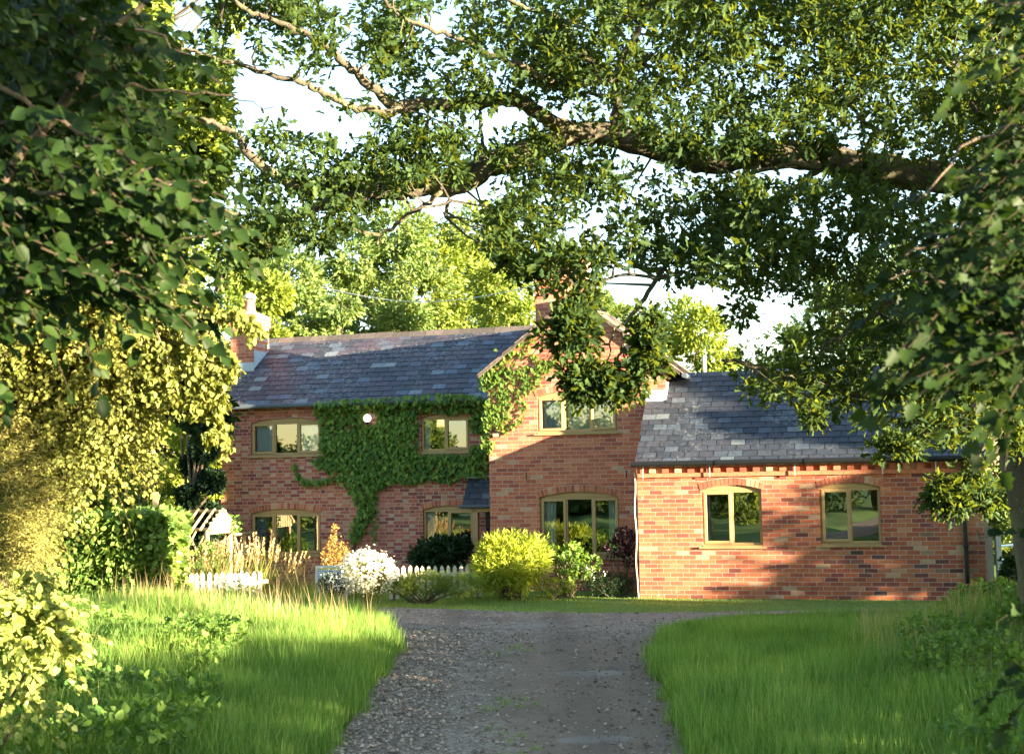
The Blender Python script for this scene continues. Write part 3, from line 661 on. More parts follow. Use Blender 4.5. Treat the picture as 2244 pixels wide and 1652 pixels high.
# gutters and pipes
def gutter(a, b, mat, r=.05):
    mb = MB(); a, b = np.array(a), np.array(b); mb.tube(np.linspace(a, b, 2), r, 10)
    n = int(np.linalg.norm(b-a)/1.9)
    for i in range(1, n+1):
        p = a+(b-a)*i/(n+1); d = nrm(b-a)*.035; mb.tube([p-d, p+d], r*1.18, 10)
    return hp(mb, 'gutter', mat)
gutter((-.08, -.16, 2.335), (5.92, -.16, 2.335), m_black); gutter((-9.8, 2.98, 3.775), (-3.12, 2.98, 3.775), m_grey); gutter((.72, 1.22, zE-.05), (.72, 8.9, zE-.05), m_grey)
mb = MB(); mb.tube(smooth_path([(5.42, -.16, 2.31), (5.42, -.13, 2.2), (5.42, -.05, 2.0), (5.42, -.05, 1.8), (5.42, -.05, .1)], 4), .034, 10)
for z in (1.75, .9): mb.tube([(5.42, -.05, z-.03), (5.42, -.05, z+.03)], .043, 10)
hp(mb, 'downpipe', m_black, smooth=True)
for x, z in ((-2.35, 2.17), (-.42, 2.17)): mb = MB(); mb.box((x-.008, 1.292, z-.07), (x+.008, 1.305, z+.07)); hp(mb, 'wall_tie', m_black)
# gutter clips hanging over the corbels
for x in (.12, 1.28, 2.72, 4.15, 5.0): mb = MB(); mb.box((x-.008, -.09, 2.09), (x+.008, -.078, 2.30)); hp(mb, 'bracket', m_zinc)
# chimneys
mb = MB(); mb.box((-10.05, 4.2, -.3), (-9.48, 5.0, 5.72)); mb.box((-10.085, 4.165, 5.72), (-9.445, 5.035, 5.98))
ch = hp(mb, 'chimney', [m_br_a], label='lit chimney stack at the far gable end with a capped pot')
mb = MB(); mb.add([(-10.08, 4.17, 5.98), (-9.45, 4.17, 5.98), (-9.45, 5.03, 5.98), (-10.08, 5.03, 5.98), (-9.9, 4.45, 6.08), (-9.63, 4.45, 6.08), (-9.63, 4.75, 6.08), (-9.9, 4.75, 6.08)], [(0, 1, 5, 4), (1, 2, 6, 5), (2, 3, 7, 6), (3, 0, 4, 7), (4, 5, 6, 7)]); hp(mb, 'flaunching', m_cement, ch)
mb = MB(); mb.tube([(-9.765, 4.6, 6.06), (-9.765, 4.6, 6.12), (-9.765, 4.6, 6.3), (-9.765, 4.6, 6.31), (-9.765, 4.6, 6.36)], [.135, .13, .11, .125, .12], 18); hp(mb, 'pot', m_terra, ch, True)
mb = MB(); an = np.linspace(0, math.pi/2, 7); mb.tube([(-9.765, 4.6, 6.40+.13*math.sin(a)) for a in an], [.002+.148*math.cos(a) for a in an], 18)
for k in range(4):
    a = k*math.pi/2+.4; mb.box((-9.765+.11*math.cos(a)-.008, 4.6+.11*math.sin(a)-.008, 6.34), (-9.765+.11*math.cos(a)+.008, 4.6+.11*math.sin(a)+.008, 6.41))
hp(mb, 'cowl', m_white, ch, True)
mb = MB(); mb.box((-9.95, 4.16, 4.62), (-9.46, 4.2, 4.86)); mb.quad((-9.62, 4.17, 4.72), (-9.44, 4.17, 4.72), (-9.42, 4.9, 5.2), (-9.5, 4.9, 5.2)); mb.box((-9.478, 4.22, 4.75), (-9.468, 4.95, 5.15)); hp(mb, 'flashing', m_lead, ch)
mb = MB(); mb.box((-2.28, 2.0, 4.6), (-1.32, 2.6, 6.25)); mb.box((-2.32, 1.96, 6.25), (-1.28, 2.64, 6.45)); ch2 = hp(mb, 'chimney', m_br_a, label='broad chimney stack behind the gable, half hidden by oak leaves')
# porch in the corner of old wing and gable
mb = MB(); PB = nrm(np.array([0, .5, .57])); PN = nrm(np.cross([1, 0, 0], PB))
slates(mb, (0, 2.70, 1.60), (1, 0, 0), PB, PN, 5, .152, .26, lambda i: (-4.08, -3.085)); mb.quad((-4.07, 2.72, 1.6), (-3.085, 2.72, 1.6), (-3.085, 3.19, 2.14), (-4.07, 3.19, 2.14))
po = hp(mb, 'porch_roof', m_slate, label='small lean-to slate porch roof in the corner')
mb = MB(); mb.box((-4.09, 3.1, 2.14), (-3.09, 3.19, 2.2)); hp(mb, 'flashing', m_lead, po)
mb = MB(); mb.tube([(-4.12, 2.68, 1.57), (-3.09, 2.68, 1.57)], .04, 10); hp(mb, 'gutter', m_grey, po)
mb = MB(); mb.box((-3.87, 2.74, .42), (-3.76, 2.85, 1.53)); mb.box((-3.87, 2.74, 1.46), (-3.09, 2.84, 1.55)); hp(mb, 'post', m_oak, po)
mb = MB(); mb.box((-3.9, 2.72, -.5), (-3.75, 3.19, .41)); hp(mb, 'plinth', m_br_lx, po)
mb = MB(); mb.box((-3.72, 3.17, -.3), (-3.12, 3.195, 1.5)); hp(mb, 'door', plain('dark_door', (.03, .022, .018), .5), po)

# things fixed to the house or seen through its panes
def curtain(x0, x1, z0, z1, Y, mat, label, slant=0.0):
    n = 40; mb = MB(); xs = np.linspace(0, 1, n); ph = rng.random()*6
    v = []
    for t_, z in ((0, z0), (.5, (z0+z1)/2), (1, z1)):
        for s in xs:
            wv = .028*math.sin(s*26+ph+t_*.6)*(1.1-.3*t_); x = x0+(x1-x0)*s; x = x0+(x-x0)*(1-slant*(.5-abs(t_-.4))) if slant else x
            v.append(hw((x, Y+wv, z)))
    mb.add(v, [(r*n+i, r*n+i+1, (r+1)*n+i+1, (r+1)*n+i) for r in range(2) for i in range(n-1)])
    o = mb.build('curtain', mat, None, smooth=True); tag(o, label, 'curtain', 'curtains behind the window panes')
curtain(-9.0, -8.52, 2.74, 3.42, 3.34, m_curtain, 'pale curtain in left casement of the far upper window')
curtain(-7.9, -7.42, 2.74, 3.42, 3.34, m_curtain, 'pale curtain in right casement of the far upper window')
curtain(-9.0, -8.72, .6, 1.45, 3.34, m_curtainb, 'blue striped curtain behind the tall grasses', .2)
curtain(-5.03, -4.86, .6, 1.5, 3.34, m_curtain, 'narrow pale curtain in window beside the porch')
curtain(-5.06, -4.95, 2.74, 3.42, 3.34, m_curtain, 'narrow curtain at the edge of the creeper framed window')
curtain(-2.05, -1.62, 3.0, 3.66, 1.44, m_curtain, 'net curtain in left casement of the upper gable window')
curtain(-1.55, -1.12, 3.0, 3.66, 1.44, m_curtain, 'net curtain in middle pane of the upper gable window')
curtain(-1.05, -.62, 3.0, 3.66, 1.44, m_curtain, 'net curtain in right casement of the upper gable window')
curtain(-2.05, -1.80, .66, 1.74, 1.44, m_curtain, 'long white curtain at left of lower gable window', .15)
curtain(-.80, -.62, .66, 1.74, 1.44, m_curtain, 'long white curtain at right of lower gable window', .2)
curtain(1.17, 1.24, .93, 1.85, .17, m_curtain, 'thin strip of curtain in annex window nearer the gable')
curtain(3.16, 3.21, .93, 1.85, .17, m_curtain, 'thin strip of curtain in annex window nearer the downpipe')
def lampshade():
    r = empty('pendant_lamp', hw((-4.86, 3.75, 3.3)), 'small lit square lampshade inside the creeper framed window', 'lamp')
    mb = MB(); c = hw((-4.86, 3.75, 3.33)); mb.tube([c+[0, 0, -.08], c+[0, 0, .08]], [.09, .07], 12); mb.build('shade', emis('lit_shade', (1.0, .62, .2), .14), r)
    mb = MB(); mb.tube([c+[0, 0, .08], c+[0, 0, .4]], .006, 5); mb.build('flex', m_black, r)
lampshade()
mb = MB(); mb.prism([hw(p) for p in ((-4.75, 3.75, 2.72), (-4.1, 3.75, 2.72), (-4.15, 3.75, 2.78), (-4.35, 3.75, 2.83), (-4.6, 3.75, 2.8))], HY*.5)
tag(mb.build('bed_cover', plain('blue_cloth', (.06, .12, .4), .9)), 'crumpled blue bedding behind the creeper framed window', 'bedding')
def globe():
    c = hw((-6.25, 3.02, 3.45)); r = empty('globe_lamp', c, 'round white globe lamp lit among the creeper leaves', 'lamp')
    bm = bmesh.new(); bmesh.ops.create_uvsphere(bm, u_segments=20, v_segments=12, radius=.085); me = bpy.data.meshes.new('globe'); bm.to_mesh(me); bm.free()
    me.polygons.foreach_set('use_smooth', [True]*len(me.polygons))
    o = link('globe', me, emis('lit_globe', (1, .93, .8), .30), r, True)
    mb = MB(); mb.tube([c+[0, 0, -.08], c+[0, 0, -.12]], .045, 10); mb.tube(smooth_path([c+[0, 0, -.12], c+HY*.08+[0, 0, -.16], c+HY*.2+[0, 0, -.12]], 4), .012, 6); mb.build('bracket', m_black, r)
globe()
def flood():
    c = hw((-2.91, 1.22, 2.97)); r = empty('floodlight', c, 'black floodlight box tilted down on the gable corner', 'floodlight')
    mb = MB(); ay = nrm(-HY+np.array([0, 0, -.45])); az = nrm(np.cross(HX, ay)); az = az if az[2] > 0 else -az
    mb.obox(c, HX*.075, ay*.03, az*.052); mb.build('housing', m_black, r)
    mb = MB(); mb.obox(c+ay*.031, HX*.058, ay*.003, az*.036); mb.build('lens', plain('lamp_lens', (.5, .42, .3), .25), r)
    mb = MB(); mb.tube([c, c+HY*.08], .015, 6); mb.build('arm', m_black, r)
flood()
mb = MB(); pts = [hw((-.045+.012*math.sin(i*1.3)+.02*(i == 12), -.012, 2.2-i*.185)) for i in range(13)]; mb.tube(smooth_path(pts, 4), .011, 6)
tag(mb.build('white_cable', m_white), 'white cable hanging down the corner where annex meets gable', 'cable')
a, b = at(700, 628, 29), hw((-2.2, 2.1, 5.95)); pts = [a+(b-a)*t-np.array([0, 0, .35*math.sin(math.pi*t)]) for t in np.linspace(0, 1, 14)]
mb = MB(); mb.tube(pts, .009, 5); tag(mb.build('overhead_wire', plain('grey_wire', (.5, .5, .5))), 'thin overhead wire slung from the trees to the gable chimney', 'wire')

# ------------------------------------------------------------------ oak over the lane
def pxline(pts, dep):
    dep = np.broadcast_to(dep, len(pts)); return smooth_path([at(u, v, d) for (u, v), d in zip(pts, dep)], 4)
def limb(mb, pts, dep, r0, r1, k=8, rough=.08):
    P = pxline(pts, dep); d = np.linspace(dep[0], dep[1], len(P)) if isinstance(dep, tuple) else dep
    P = P + rng.normal(size=P.shape)*.012
    mb.tube(P, np.linspace(r0, r1, len(P))*np.mean(d)/FPX, k, rough); return P
def px2(x, y): return (712+x*.3662, y*.3662)
oak = empty('oak_tree', (6.1, 14.2, gz(6.1, 14.2)), 'huge old oak arching its mossy limbs over the lane and cottage', 'tree')
def oakpart(name, lines):
    paths = []
    for pts, dep, r0, r1 in lines:
        mb = MB()
        if isinstance(dep, tuple): dd = np.linspace(dep[0], dep[1], len(pts)); P = smooth_path([at(u, v, e) for (u, v), e in zip(pts, dd)], 4)
        else: dd = [dep]; P = smooth_path([at(u, v, dep) for u, v in pts], 4)
        P = P + rng.normal(size=P.shape)*.01; mb.tube(P, np.linspace(r0, r1, len(P))*np.mean(dd)/FPX, 9, .10); paths.append(P); mb.build(name, m_bark, oak, smooth=True)
    return paths
PATHS = []
# trunk just inside the right edge of the view, crown limbs sweeping left
tr = [(6.35, 14.4, -.1), (6.05, 14.25, .5), (5.88, 14.2, 1.4), (5.72, 14.1, 2.4), (5.62, 13.9, 3.4), (5.5, 13.6, 4.6), (5.7, 14, 6.0), (6.2, 14.6, 8.0)]
mb = MB(); mb.tube(smooth_path(tr, 5), np.interp(np.linspace(0, 1, 36), [0, .12, .3, .6, 1], [.58, .44, .37, .33, .16]), 14, .07); mb.build('trunk', m_bark, oak, smooth=True)
PATHS += oakpart('limb', [([(2270, 470), (2110, 400), (1956, 376), (1887, 364), (1785, 345), (1682, 338), (1614, 345), (1528, 352), (1440, 325), (1334, 296), (1280, 290), (1225, 304), (1151, 330), (1096, 348), (1041, 371), (1005, 395), (968, 400), (932, 393), (895, 389), (851, 397), (800, 412), (740, 420), (701, 417), (632, 400), (581, 369), (547, 342), (530, 314), (506, 290), (472, 273), (441, 263)], (13.6, 11.8), 39, 5)])
PATHS += oakpart('limb', [([(1160, 335), (1115, 359), (1078, 368), (1023, 403), (968, 415), (917, 416), (858, 422), (796, 427), (741, 436), (701, 449), (649, 478), (598, 508), (547, 542), (500, 590), (470, 640)], (12.8, 11.6), 24, 4)])
PATHS += oakpart('limb', [([(1290, 300), (1217, 275), (1188, 253), (1151, 228), (1115, 217), (1078, 221), (1023, 227), (968, 229), (913, 230), (877, 234), (851, 224), (822, 199), (796, 177), (770, 150), (735, 120), (697, 86), (649, 65), (581, 38), (530, 14), (480, -20)], (12.9, 11.2), 20, 4)])
PATHS += oakpart('limb', [([(877, 236), (851, 246), (804, 239), (760, 231), (712, 205), (684, 191), (643, 174), (581, 161), (513, 140), (461, 123), (393, 106), (350, 90)], (11.9, 11.0), 11, 2.5)])
PATHS += oakpart('limb', [([(1420, 120), (1350, 172), (1302, 177), (1261, 184), (1225, 183), (1188, 172), (1151, 150), (1115, 135), (1060, 114), (1023, 92), (968, 73), (917, 55), (877, 37), (840, 0), (800, -40)], (12.6, 11.3), 11, 3),
    ([(1302, 176), (1298, 150), (1294, 132), (1261, 110), (1236, 66), (1225, 44), (1206, 29), (1151, 18), (1110, -10)], (12.4, 11.6), 9, 4)])
PATHS += oakpart('limb', [([(1345, 300), (1349, 271), (1354, 234), (1349, 205), (1353, 165), (1371, 110), (1389, 80), (1404, 48), (1425, 0), (1440, -60)], (13.0, 12.6), 14, 5), ([(1349, 222), (1316, 209), (1261, 212), (1217, 231)], 12.8, 5, 2), ([(1075, 341), (1060, 320), (1053, 295), (1053, 249), (1040, 215)], 12.5, 5, 2.5), ([(968, 422), (932, 447), (895, 472), (858, 498), (833, 516), (826, 540)], 12.0, 6, 2.5), ([(980, 440), (978, 462), (976, 474)], 11.9, 5, 4)])
PATHS += oakpart('limb', [([(1830, 352), (1798, 366), (1750, 407), (1682, 455), (1620, 492), (1560, 540)], (12.8, 11.8), 9, 3), ([(1627, 386), (1682, 370), (1757, 362), (1800, 366)], 12.2, 4, 8), ([(1795, 366), (1760, 340), (1740, 318), (1732, 290)], 12.2, 7, 3), ([(1884, 372), (1894, 335), (1914, 301), (1921, 284), (1894, 270), (1870, 236), (1850, 215)], 12.2, 7, 3), ([(2060, 130), (2085, 150), (2110, 190), (2150, 260)], 12, 4, 7)])
PATHS += oakpart('limb', [([(1640, 370), (1600, 430), (1540, 500), (1480, 560), (1440, 610), (1402, 672), (1380, 694), (1372, 718), (1365, 750), (1355, 790), (1345, 830)], (12.8, 11.0), 8, 2), ([(1374, 708), (1352, 716), (1341, 740), (1333, 779), (1320, 830)], 11.0, 3.2, 1.5), ([(1400, 676), (1430, 700), (1445, 740), (1425, 790)], 11.0, 3, 1.5), ([(1440, 610), (1360, 600), (1290, 640), (1260, 700)], 11.2, 4, 2), ([(1366, 760), (1375, 800), (1392, 822)], 11.0, 2.5, 1.3)])
PATHS += oakpart('limb', [([(2250, 760), (2150, 800), (2050, 850), (1950, 870), (1850, 860), (1750, 830), (1650, 800), (1580, 790)], (13.8, 11.8), 14, 3), ([(2230, 900), (2190, 920), (2130, 935), (2050, 950), (1980, 975)], (13.6, 12.4), 8, 2.5), ([(2225, 930), (2190, 980), (2170, 1020), (2140, 1050), (2090, 1080)], (13.7, 12.4), 7, 2.5), ([(2195, 945), (2150, 990), (2120, 1040), (2100, 1100)], 12.6, 4, 2), ([(2120, 600), (2000, 640), (1900, 700), (1800, 760)], (13.0, 12.0), 9, 3)])
# foliage: clumps where the photograph shows leaves, thinned by clumpy noise and open sky gaps
def ell(e, U, V): return ((U-e[0])/e[2])**2+((V-e[1])/e[3])**2
GAPS = [(1345, 650, 56, 32), (1450, 655, 54, 40), (1205, 668, 28, 18), (640, 220, 85, 38), (700, 270, 50, 34), (560, 200, 40, 22), (520, 85, 32, 42), (560, 120, 34, 18), (960, 55, 48, 42), (985, 25, 30, 25), (745, 175, 16, 26), (885, 180, 34, 20), (950, 175, 22, 14), (1150, 268, 62, 14), (1080, 290, 20, 14), (1055, 300, 12, 42), (860, 305, 34, 18), (800, 285, 26, 12), (475, 330, 25, 18), (690, 10, 22, 16), (600, 92, 20, 16), (1290, 505, 60, 20), (1235, 522, 30, 14), (1690, 690, 44, 40), (1620, 715, 34, 46), (1530, 745, 40, 46), (1740, 480, 28, 34), (1815, 500, 22, 30), (1855, 450, 24, 22), (1700, 560, 20, 16), (1330, 485, 26, 10), (1010, 360, 16, 20), (1110, 175, 16, 10), (960, 330, 14, 16), (1200, 8, 22, 14), (1460, 12, 20, 16), (880, 480, 62, 34), (760, 505, 60, 50), (690, 590, 66, 60), (980, 470, 70, 30), (820, 570, 120, 50), (1060, 455, 26, 34), (610, 560, 26, 18), (1420, 240, 10, 10), (560, 265, 24, 14), (1010, 200, 22, 8)]
REG = [  # polygon, twigs, depth range, noise threshold
 ([(470, -40), (760, -40), (860, 60), (900, 200), (800, 300), (730, 240), (600, 190), (500, 170), (430, 110)], 340, (10.9, 12.2), .47),
 ([(800, -40), (1330, -40), (1330, 290), (1210, 260), (1100, 240), (980, 230), (860, 230), (780, 140)], 680, (11.2, 13.6), .46),
 ([(1300, -60), (1700, -60), (1700, 330), (1520, 340), (1330, 300)], 900, (11.2, 14.5), .30),
 ([(1680, -60), (2300, -60), (2300, 420), (1960, 370), (1700, 335)], 1400, (11.2, 15.0), .28),
 ([(500, 290), (620, 260), (720, 300), (740, 340), (880, 250), (1010, 250), (1080, 330), (1000, 390), (830, 440), (720, 545), (690, 520), (590, 550), (470, 620), (480, 470)], 640, (11.0, 12.8), .42),
 ([(1090, 290), (1240, 310), (1330, 320), (1330, 400), (1200, 420), (1110, 370), (1060, 420)], 130, (12.0, 13.5), .42),
 ([(1060, 420), (1330, 360), (1700, 390), (1960, 410), (1900, 560), (1770, 650), (1660, 700), (1580, 630), (1470, 610), (1340, 575), (1270, 650), (1190, 650), (1160, 600), (1090, 550), (1030, 500)], 1050, (10.8, 13.6), .36),
 ([(1880, 380), (2300, 380), (2300, 800), (1980, 780), (1800, 740), (1760, 640), (1890, 560)], 950, (11.0, 15.0), .30),
 ([(1560, 790), (1700, 770), (1800, 700), (2000, 720), (2300, 700), (2300, 900), (2110, 990), (1960, 1000), (1900, 960), (1860, 905), (1760, 935), (1770, 870), (1640, 865)], 760, (11.2, 13.8), .34),
]
CL = [(1255, 728, 62, 48, 11.0, 150), (1205, 735, 30, 24, 11.0, 30), (1270, 670, 46, 30, 11.2, 60), (1290, 832, 62, 46, 11.0, 170), (1340, 850, 40, 38, 11.0, 80), (1262, 860, 34, 26, 11.0, 40), (1418, 728, 36, 56, 11.0, 90), (1405, 785, 42, 36, 11.0, 70), (1395, 840, 24, 34, 11.0, 30), (1440, 790, 24, 24, 11.0, 22), (2085, 1090, 60, 44, 12.3, 130), (2050, 1060, 30, 20, 12.3, 20), (2130, 1040, 30, 30, 12.4, 40), (2160, 1090, 22, 50, 12.8, 50), (1960, 975, 60, 24, 12.0, 60), (1778, 905, 28, 28, 11.8, 26), (760, 480, 30, 34, 11.6, 40), (700, 520, 34, 26, 11.5, 36), (560, 555, 40, 26, 11.5, 40), (1620, 690, 40, 20, 11.6, 24), (1100, 555, 36, 34, 11.4, 50), (1150, 590, 40, 34, 11.3, 50), (2215, 950, 44, 60, 13.0, 60), (2205, 860, 40, 40, 13.0, 40), (1500, 335, 50, 26, 12.2, 50), (1640, 325, 50, 24, 12.2, 50), (1800, 325, 50, 26, 12.2, 50), (1890, 390, 40, 30, 12.2, 50), (1420, 290, 40, 24, 12.3, 36), (1180, 300, 34, 18, 12.2, 20), (1000, 380, 30, 16, 11.9, 16), (1090, 470, 34, 26, 11.6, 36)]
C = []; O = []
for poly, n, (d0, d1), thr in REG:
    q = sample_poly(poly, max(4, n//9)); c0 = np.array([at(u, v, d0+(d1-d0)*rng.random()) for u, v in q]); c0 = np.repeat(c0, 22, 0)
    P = c0+rng.normal(size=c0.shape)*[.22, .2, .15]; pu, pv = project(P); U, V = pu, pv
    ok = inpoly(U, V, np.array(poly))
    for e in GAPS: ok &= ell(e, U, V) > .75+.5*vnoise(P, 4, 4)
    nv = .6*vnoise(P, 1.5, 11)+.4*vnoise(P, 3.4, 12); ok &= nv > thr
    P = P[ok]; P = P[rng.permutation(len(P))[:n]]; C.append(P); O.append(nrm(rng.normal(size=P.shape)*.8+[-.1, -.45, .15]))
for u, v, ru, rv, d, n in CL:
    c = at(u, v, d); s = d/FPX; P, dd = blob_pts(c, (ru*s*.86, (ru+rv)*.5*s*.7, rv*s*.86), int(n*.5), .25); C.append(P); O.append(nrm(dd*.35+rng.normal(size=dd.shape)*.8+[0, -.3, -.1]))
C = np.concatenate(C); O = np.concatenate(O)
P, D, Nv, S = rosette(C, O, 9, .088, .95, .7, .8, .35)
leafmesh('crown', T_OAK2, P, D, Nv, S, L_OAK, oak)
# fine twigs tying leaf clusters to limbs
mb = MB(); allp = np.concatenate(PATHS); used = {}
for i in rng.choice(len(C), 900, replace=False):
    d2 = ((allp-C[i])**2).sum(1); j = d2.argmin(); used[j] = used.get(j, 0)+1
    if used[j] > 2: continue
    d = math.sqrt(d2[j])
    if d > .9 or d < .15 or (d > .35 and abs(C[i][2]-allp[j][2]) > .75*d): continue
    a = allp[j]; m_ = (a+C[i])/2+rng.normal(size=3)*.08*d+[0, 0, -.06*d]
    mb.tube([a, m_, C[i]], [.011+.006*d, .008, .004], 4, 0, False)
mb.build('twigs', m_bark, oak)['kind'] = 'stuff'
# crown above and right of the view, with leaf masses added for shade
def crown_blobs(blobs, size, k, mat, name, parent, T=T_OAK2, thr=.0, spread=.9, f=1.2):
    Cs, Os = [], []
    for c, r, n in blobs:
        P, d = blob_pts(c, r, n, .3)
        if thr: m = vnoise(P, f, 21) > thr; P, d = P[m], d[m]
        Cs.append(P); Os.append(d)
    Cs = np.concatenate(Cs); Os = np.concatenate(Os); P, D, Nv, S = rosette(Cs, Os, k, size, spread)
    return leafmesh(name, T, P, D, Nv, S, mat, parent)
crown_blobs([((9.6, 9.0, 5.2), (1.9, 1.9, 1.0), 800), ((8.4, 10.2, 5.0), (1.5, 1.5, .9), 500), ((10.4, 10.6, 5.0), (1.8, 1.8, 1.0), 700), ((8.2, 9.4, 8.2), (2.0, 2.0, .9), 400), ((9.8, 11.2, 8.0), (2.2, 2.2, 1.1), 400), ((7.6, 8.6, 4.6), (1.0, 1.0, .7), 420)], .17, 6, L_OAK, 'crown', oak, thr=.30)  # unseen leaf masses put out to the right to keep sun off the oak
crown_blobs([((7.5, 14.5, 6.5), (2.3, 2.4, 2.8), 1500), ((4.0, 13.2, 8.2), (3.2, 1.8, 1.6), 700), ((9.2, 16, 5.6), (2.2, 2.2, 2.4), 1100), ((7.0, 16.2, 4.0), (1.4, 1.6, 1.0), 300)], .17, 6, L_OAK, 'crown', oak, thr=.32)

# ------------------------------------------------------------------ generic trees and shrubs
def tree(name, base, th, tr_, blobs, size, k, mat, label, cat='tree', group=None, T=T_SMALL, thr=.36, f=1.0, bmat=None, crown=True):
    base = np.array(base, float); r = empty(name, base, label, cat, group); mb = MB()
    top = base+[rng.uniform(-.2, .2), rng.uniform(-.2, .2), th]
    mb.tube(smooth_path([base-[0, 0, .2], base+[0, 0, th*.4]+rng.normal(size=3)*tr_*.5, top], 4), np.linspace(tr_*1.25, tr_*.75, 9), 9, .1)
    for c, rr, n in blobs:
        c = np.array(c, float); j = top+(base-top)*rng.uniform(0, .35); m_ = (j+c)/2+rng.normal(size=3)*.06*np.linalg.norm(c-j)
        mb.tube(smooth_path([j, m_, c], 4), np.linspace(tr_*.5, tr_*.08, 9), 6, .1, False)
        for q in range(4): e = c+rand3(1)[0]*np.array(rr)*.75; mb.tube([m_*.4+c*.6, (c+e)/2+rng.normal(size=3)*.1, e], [tr_*.08, tr_*.06, tr_*.02], 5, 0, False)
    mb.build('trunk', bmat or m_bark2, r, smooth=True)
    crown_blobs(blobs, size, k, mat, 'crown', r, T, thr, .9, f); return r
def blobs_from(base, H, W, n, cnt, low=.3, dens=1.0):
    out = []
    for i in range(n):
        h = low+(1-low)*(i+.5)/n; ww = W*math.sqrt(max(.05, 1-((h-.5)/.55)**2)); a = i*2.4+rng.random(); rr = W*rng.uniform(.32, .48)
        out.append(((base[0]+math.cos(a)*ww*.62, base[1]+math.sin(a)*ww*.55, base[2]+H*h-rr*.3), (rr, rr, rr*.8), int(cnt/n)))
    return out
def bg(u, vtop, y, Wpx, n, cnt, label, mat=None, low=.3, size=.26, thr=.4, name='field_tree', z0=-.3, f=1.9):
    p = at(u, vtop, y); base = (p[0], y, z0); H = p[2]-z0; W = Wpx*y/FPX
    return tree(name, base, H*.35, .05+.005*H, blobs_from(base, H, W, int(n*2.2), cnt*2.8, min(low, .14)), size*.72, 5, mat or L_FAR, label, 'tree', 'trees behind the cottage', T_OAK2, thr, f)
bg(835, 478, 40, 190, 11, 3600, 'tall rounded sunlit tree rising behind the slate ridge', None, .25)
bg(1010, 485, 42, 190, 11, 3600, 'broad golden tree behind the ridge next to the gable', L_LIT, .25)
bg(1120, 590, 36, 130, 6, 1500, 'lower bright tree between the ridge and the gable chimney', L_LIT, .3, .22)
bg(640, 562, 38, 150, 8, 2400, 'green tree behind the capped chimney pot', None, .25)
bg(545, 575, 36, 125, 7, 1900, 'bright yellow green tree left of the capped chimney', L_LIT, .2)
bg(730, 640, 36, 110, 5, 1300, 'small dark gapped tree above the middle of the ridge', None, .3, .22)
bg(1480, 672, 40, 170, 8, 2400, 'pale sunlit tree beyond the gable roof slope', L_LIT, .25)
bg(1690, 722, 44, 100, 5, 1200, 'small pale tree showing over the annex ridge', L_LIT, .3)
bg(1330, 640, 44, 90, 7, 1600, 'tree behind the gable peak seen through oak leaves', None, .3)
bg(1900, 560, 46, 200, 9, 2600, 'large green tree beyond the annex behind oak foliage', None, .2)
bg(2180, 640, 40, 160, 9, 2600, 'green tree past the annex end by the gate', None, .1)
bg(2215, 1060, 29, 70, 6, 1600, 'soft green thicket beyond the metal gate', L_FAR, .05, .13, .3, 'thicket')
# left background, beyond the hedge
bg(440, 640, 27, 46, 8, 2600, 'tall dark yew against the bright trees left of the chimney', L_YEW, .1, .16, .2, 'yew_tree')
bg(300, 420, 33, 190, 10, 3400, 'big pale tree far behind the hawthorn', L_LIT, .15)
bg(80, 480, 34, 190, 10, 3000, 'broad tree in the far left background', L_FAR, .15)
bg(425, 925, 28.2, 85, 6, 2200, 'bright yellow green bush beyond the laurel hedge', L_YEL, .02, .10, .42, 'garden_bush')
bg(330, 1000, 27.0, 60, 5, 1500, 'pale feathery bush left of the bright one', L_LIT, .02, .11, .28, 'garden_bush')
bg(210, 1010, 33, 110, 6, 2000, 'blue green conifer bush behind the laurel hedge', L_FAR, .02, .11, .25, 'garden_bush')
# dark leafy tree drooping between hawthorn and cottage
def pxblobs(L): return [(at(u, v, d), (ru*d/FPX, (ru+rv)*.5*d/FPX, rv*d/FPX), n) for u, v, ru, rv, d, n in L]
tree('lime_tree', (-6.9, 17.3, 0), 2.6, .07, pxblobs([(390, 860, 95, 60, 16, 420), (460, 910, 40, 60, 16, 160), (300, 890, 60, 60, 16, 260), (380, 780, 70, 50, 16.3, 200), (250, 950, 70, 50, 16, 260), (430, 720, 40, 60, 16.5, 140)]), .10, 6, L_DARK, 'dark glossy leaved tree overhanging the garden left of the cottage', T=T_ROUND, thr=.42, f=3.2)
# sunlit tree whose crown fills the upper left behind the hazel
tree('sunlit_oak', (-7.0, 13.6, .1), 4.5, .11, pxblobs([(420, 110, 80, 100, 13.2, 620), (430, 20, 70, 60, 13.2, 380), (300, 250, 120, 110, 13.2, 620), (410, 230, 70, 70, 13.1, 420), (430, 340, 70, 90, 13, 520), (380, 170, 80, 70, 13.4, 400), (160, 180, 150, 150, 13.4, 620), (330, 440, 110, 80, 13, 400), (90, 400, 130, 120, 13.4, 520), (440, 230, 60, 60, 12.8, 200), (200, 40, 160, 80, 13.4, 420), (460, 30, 60, 50, 12.8, 150)]), .11, 7, L_LIT, 'young oak glowing in low sun behind the hazel branches', T=T_OAK2, thr=.34, f=1.4, bmat=m_bark)
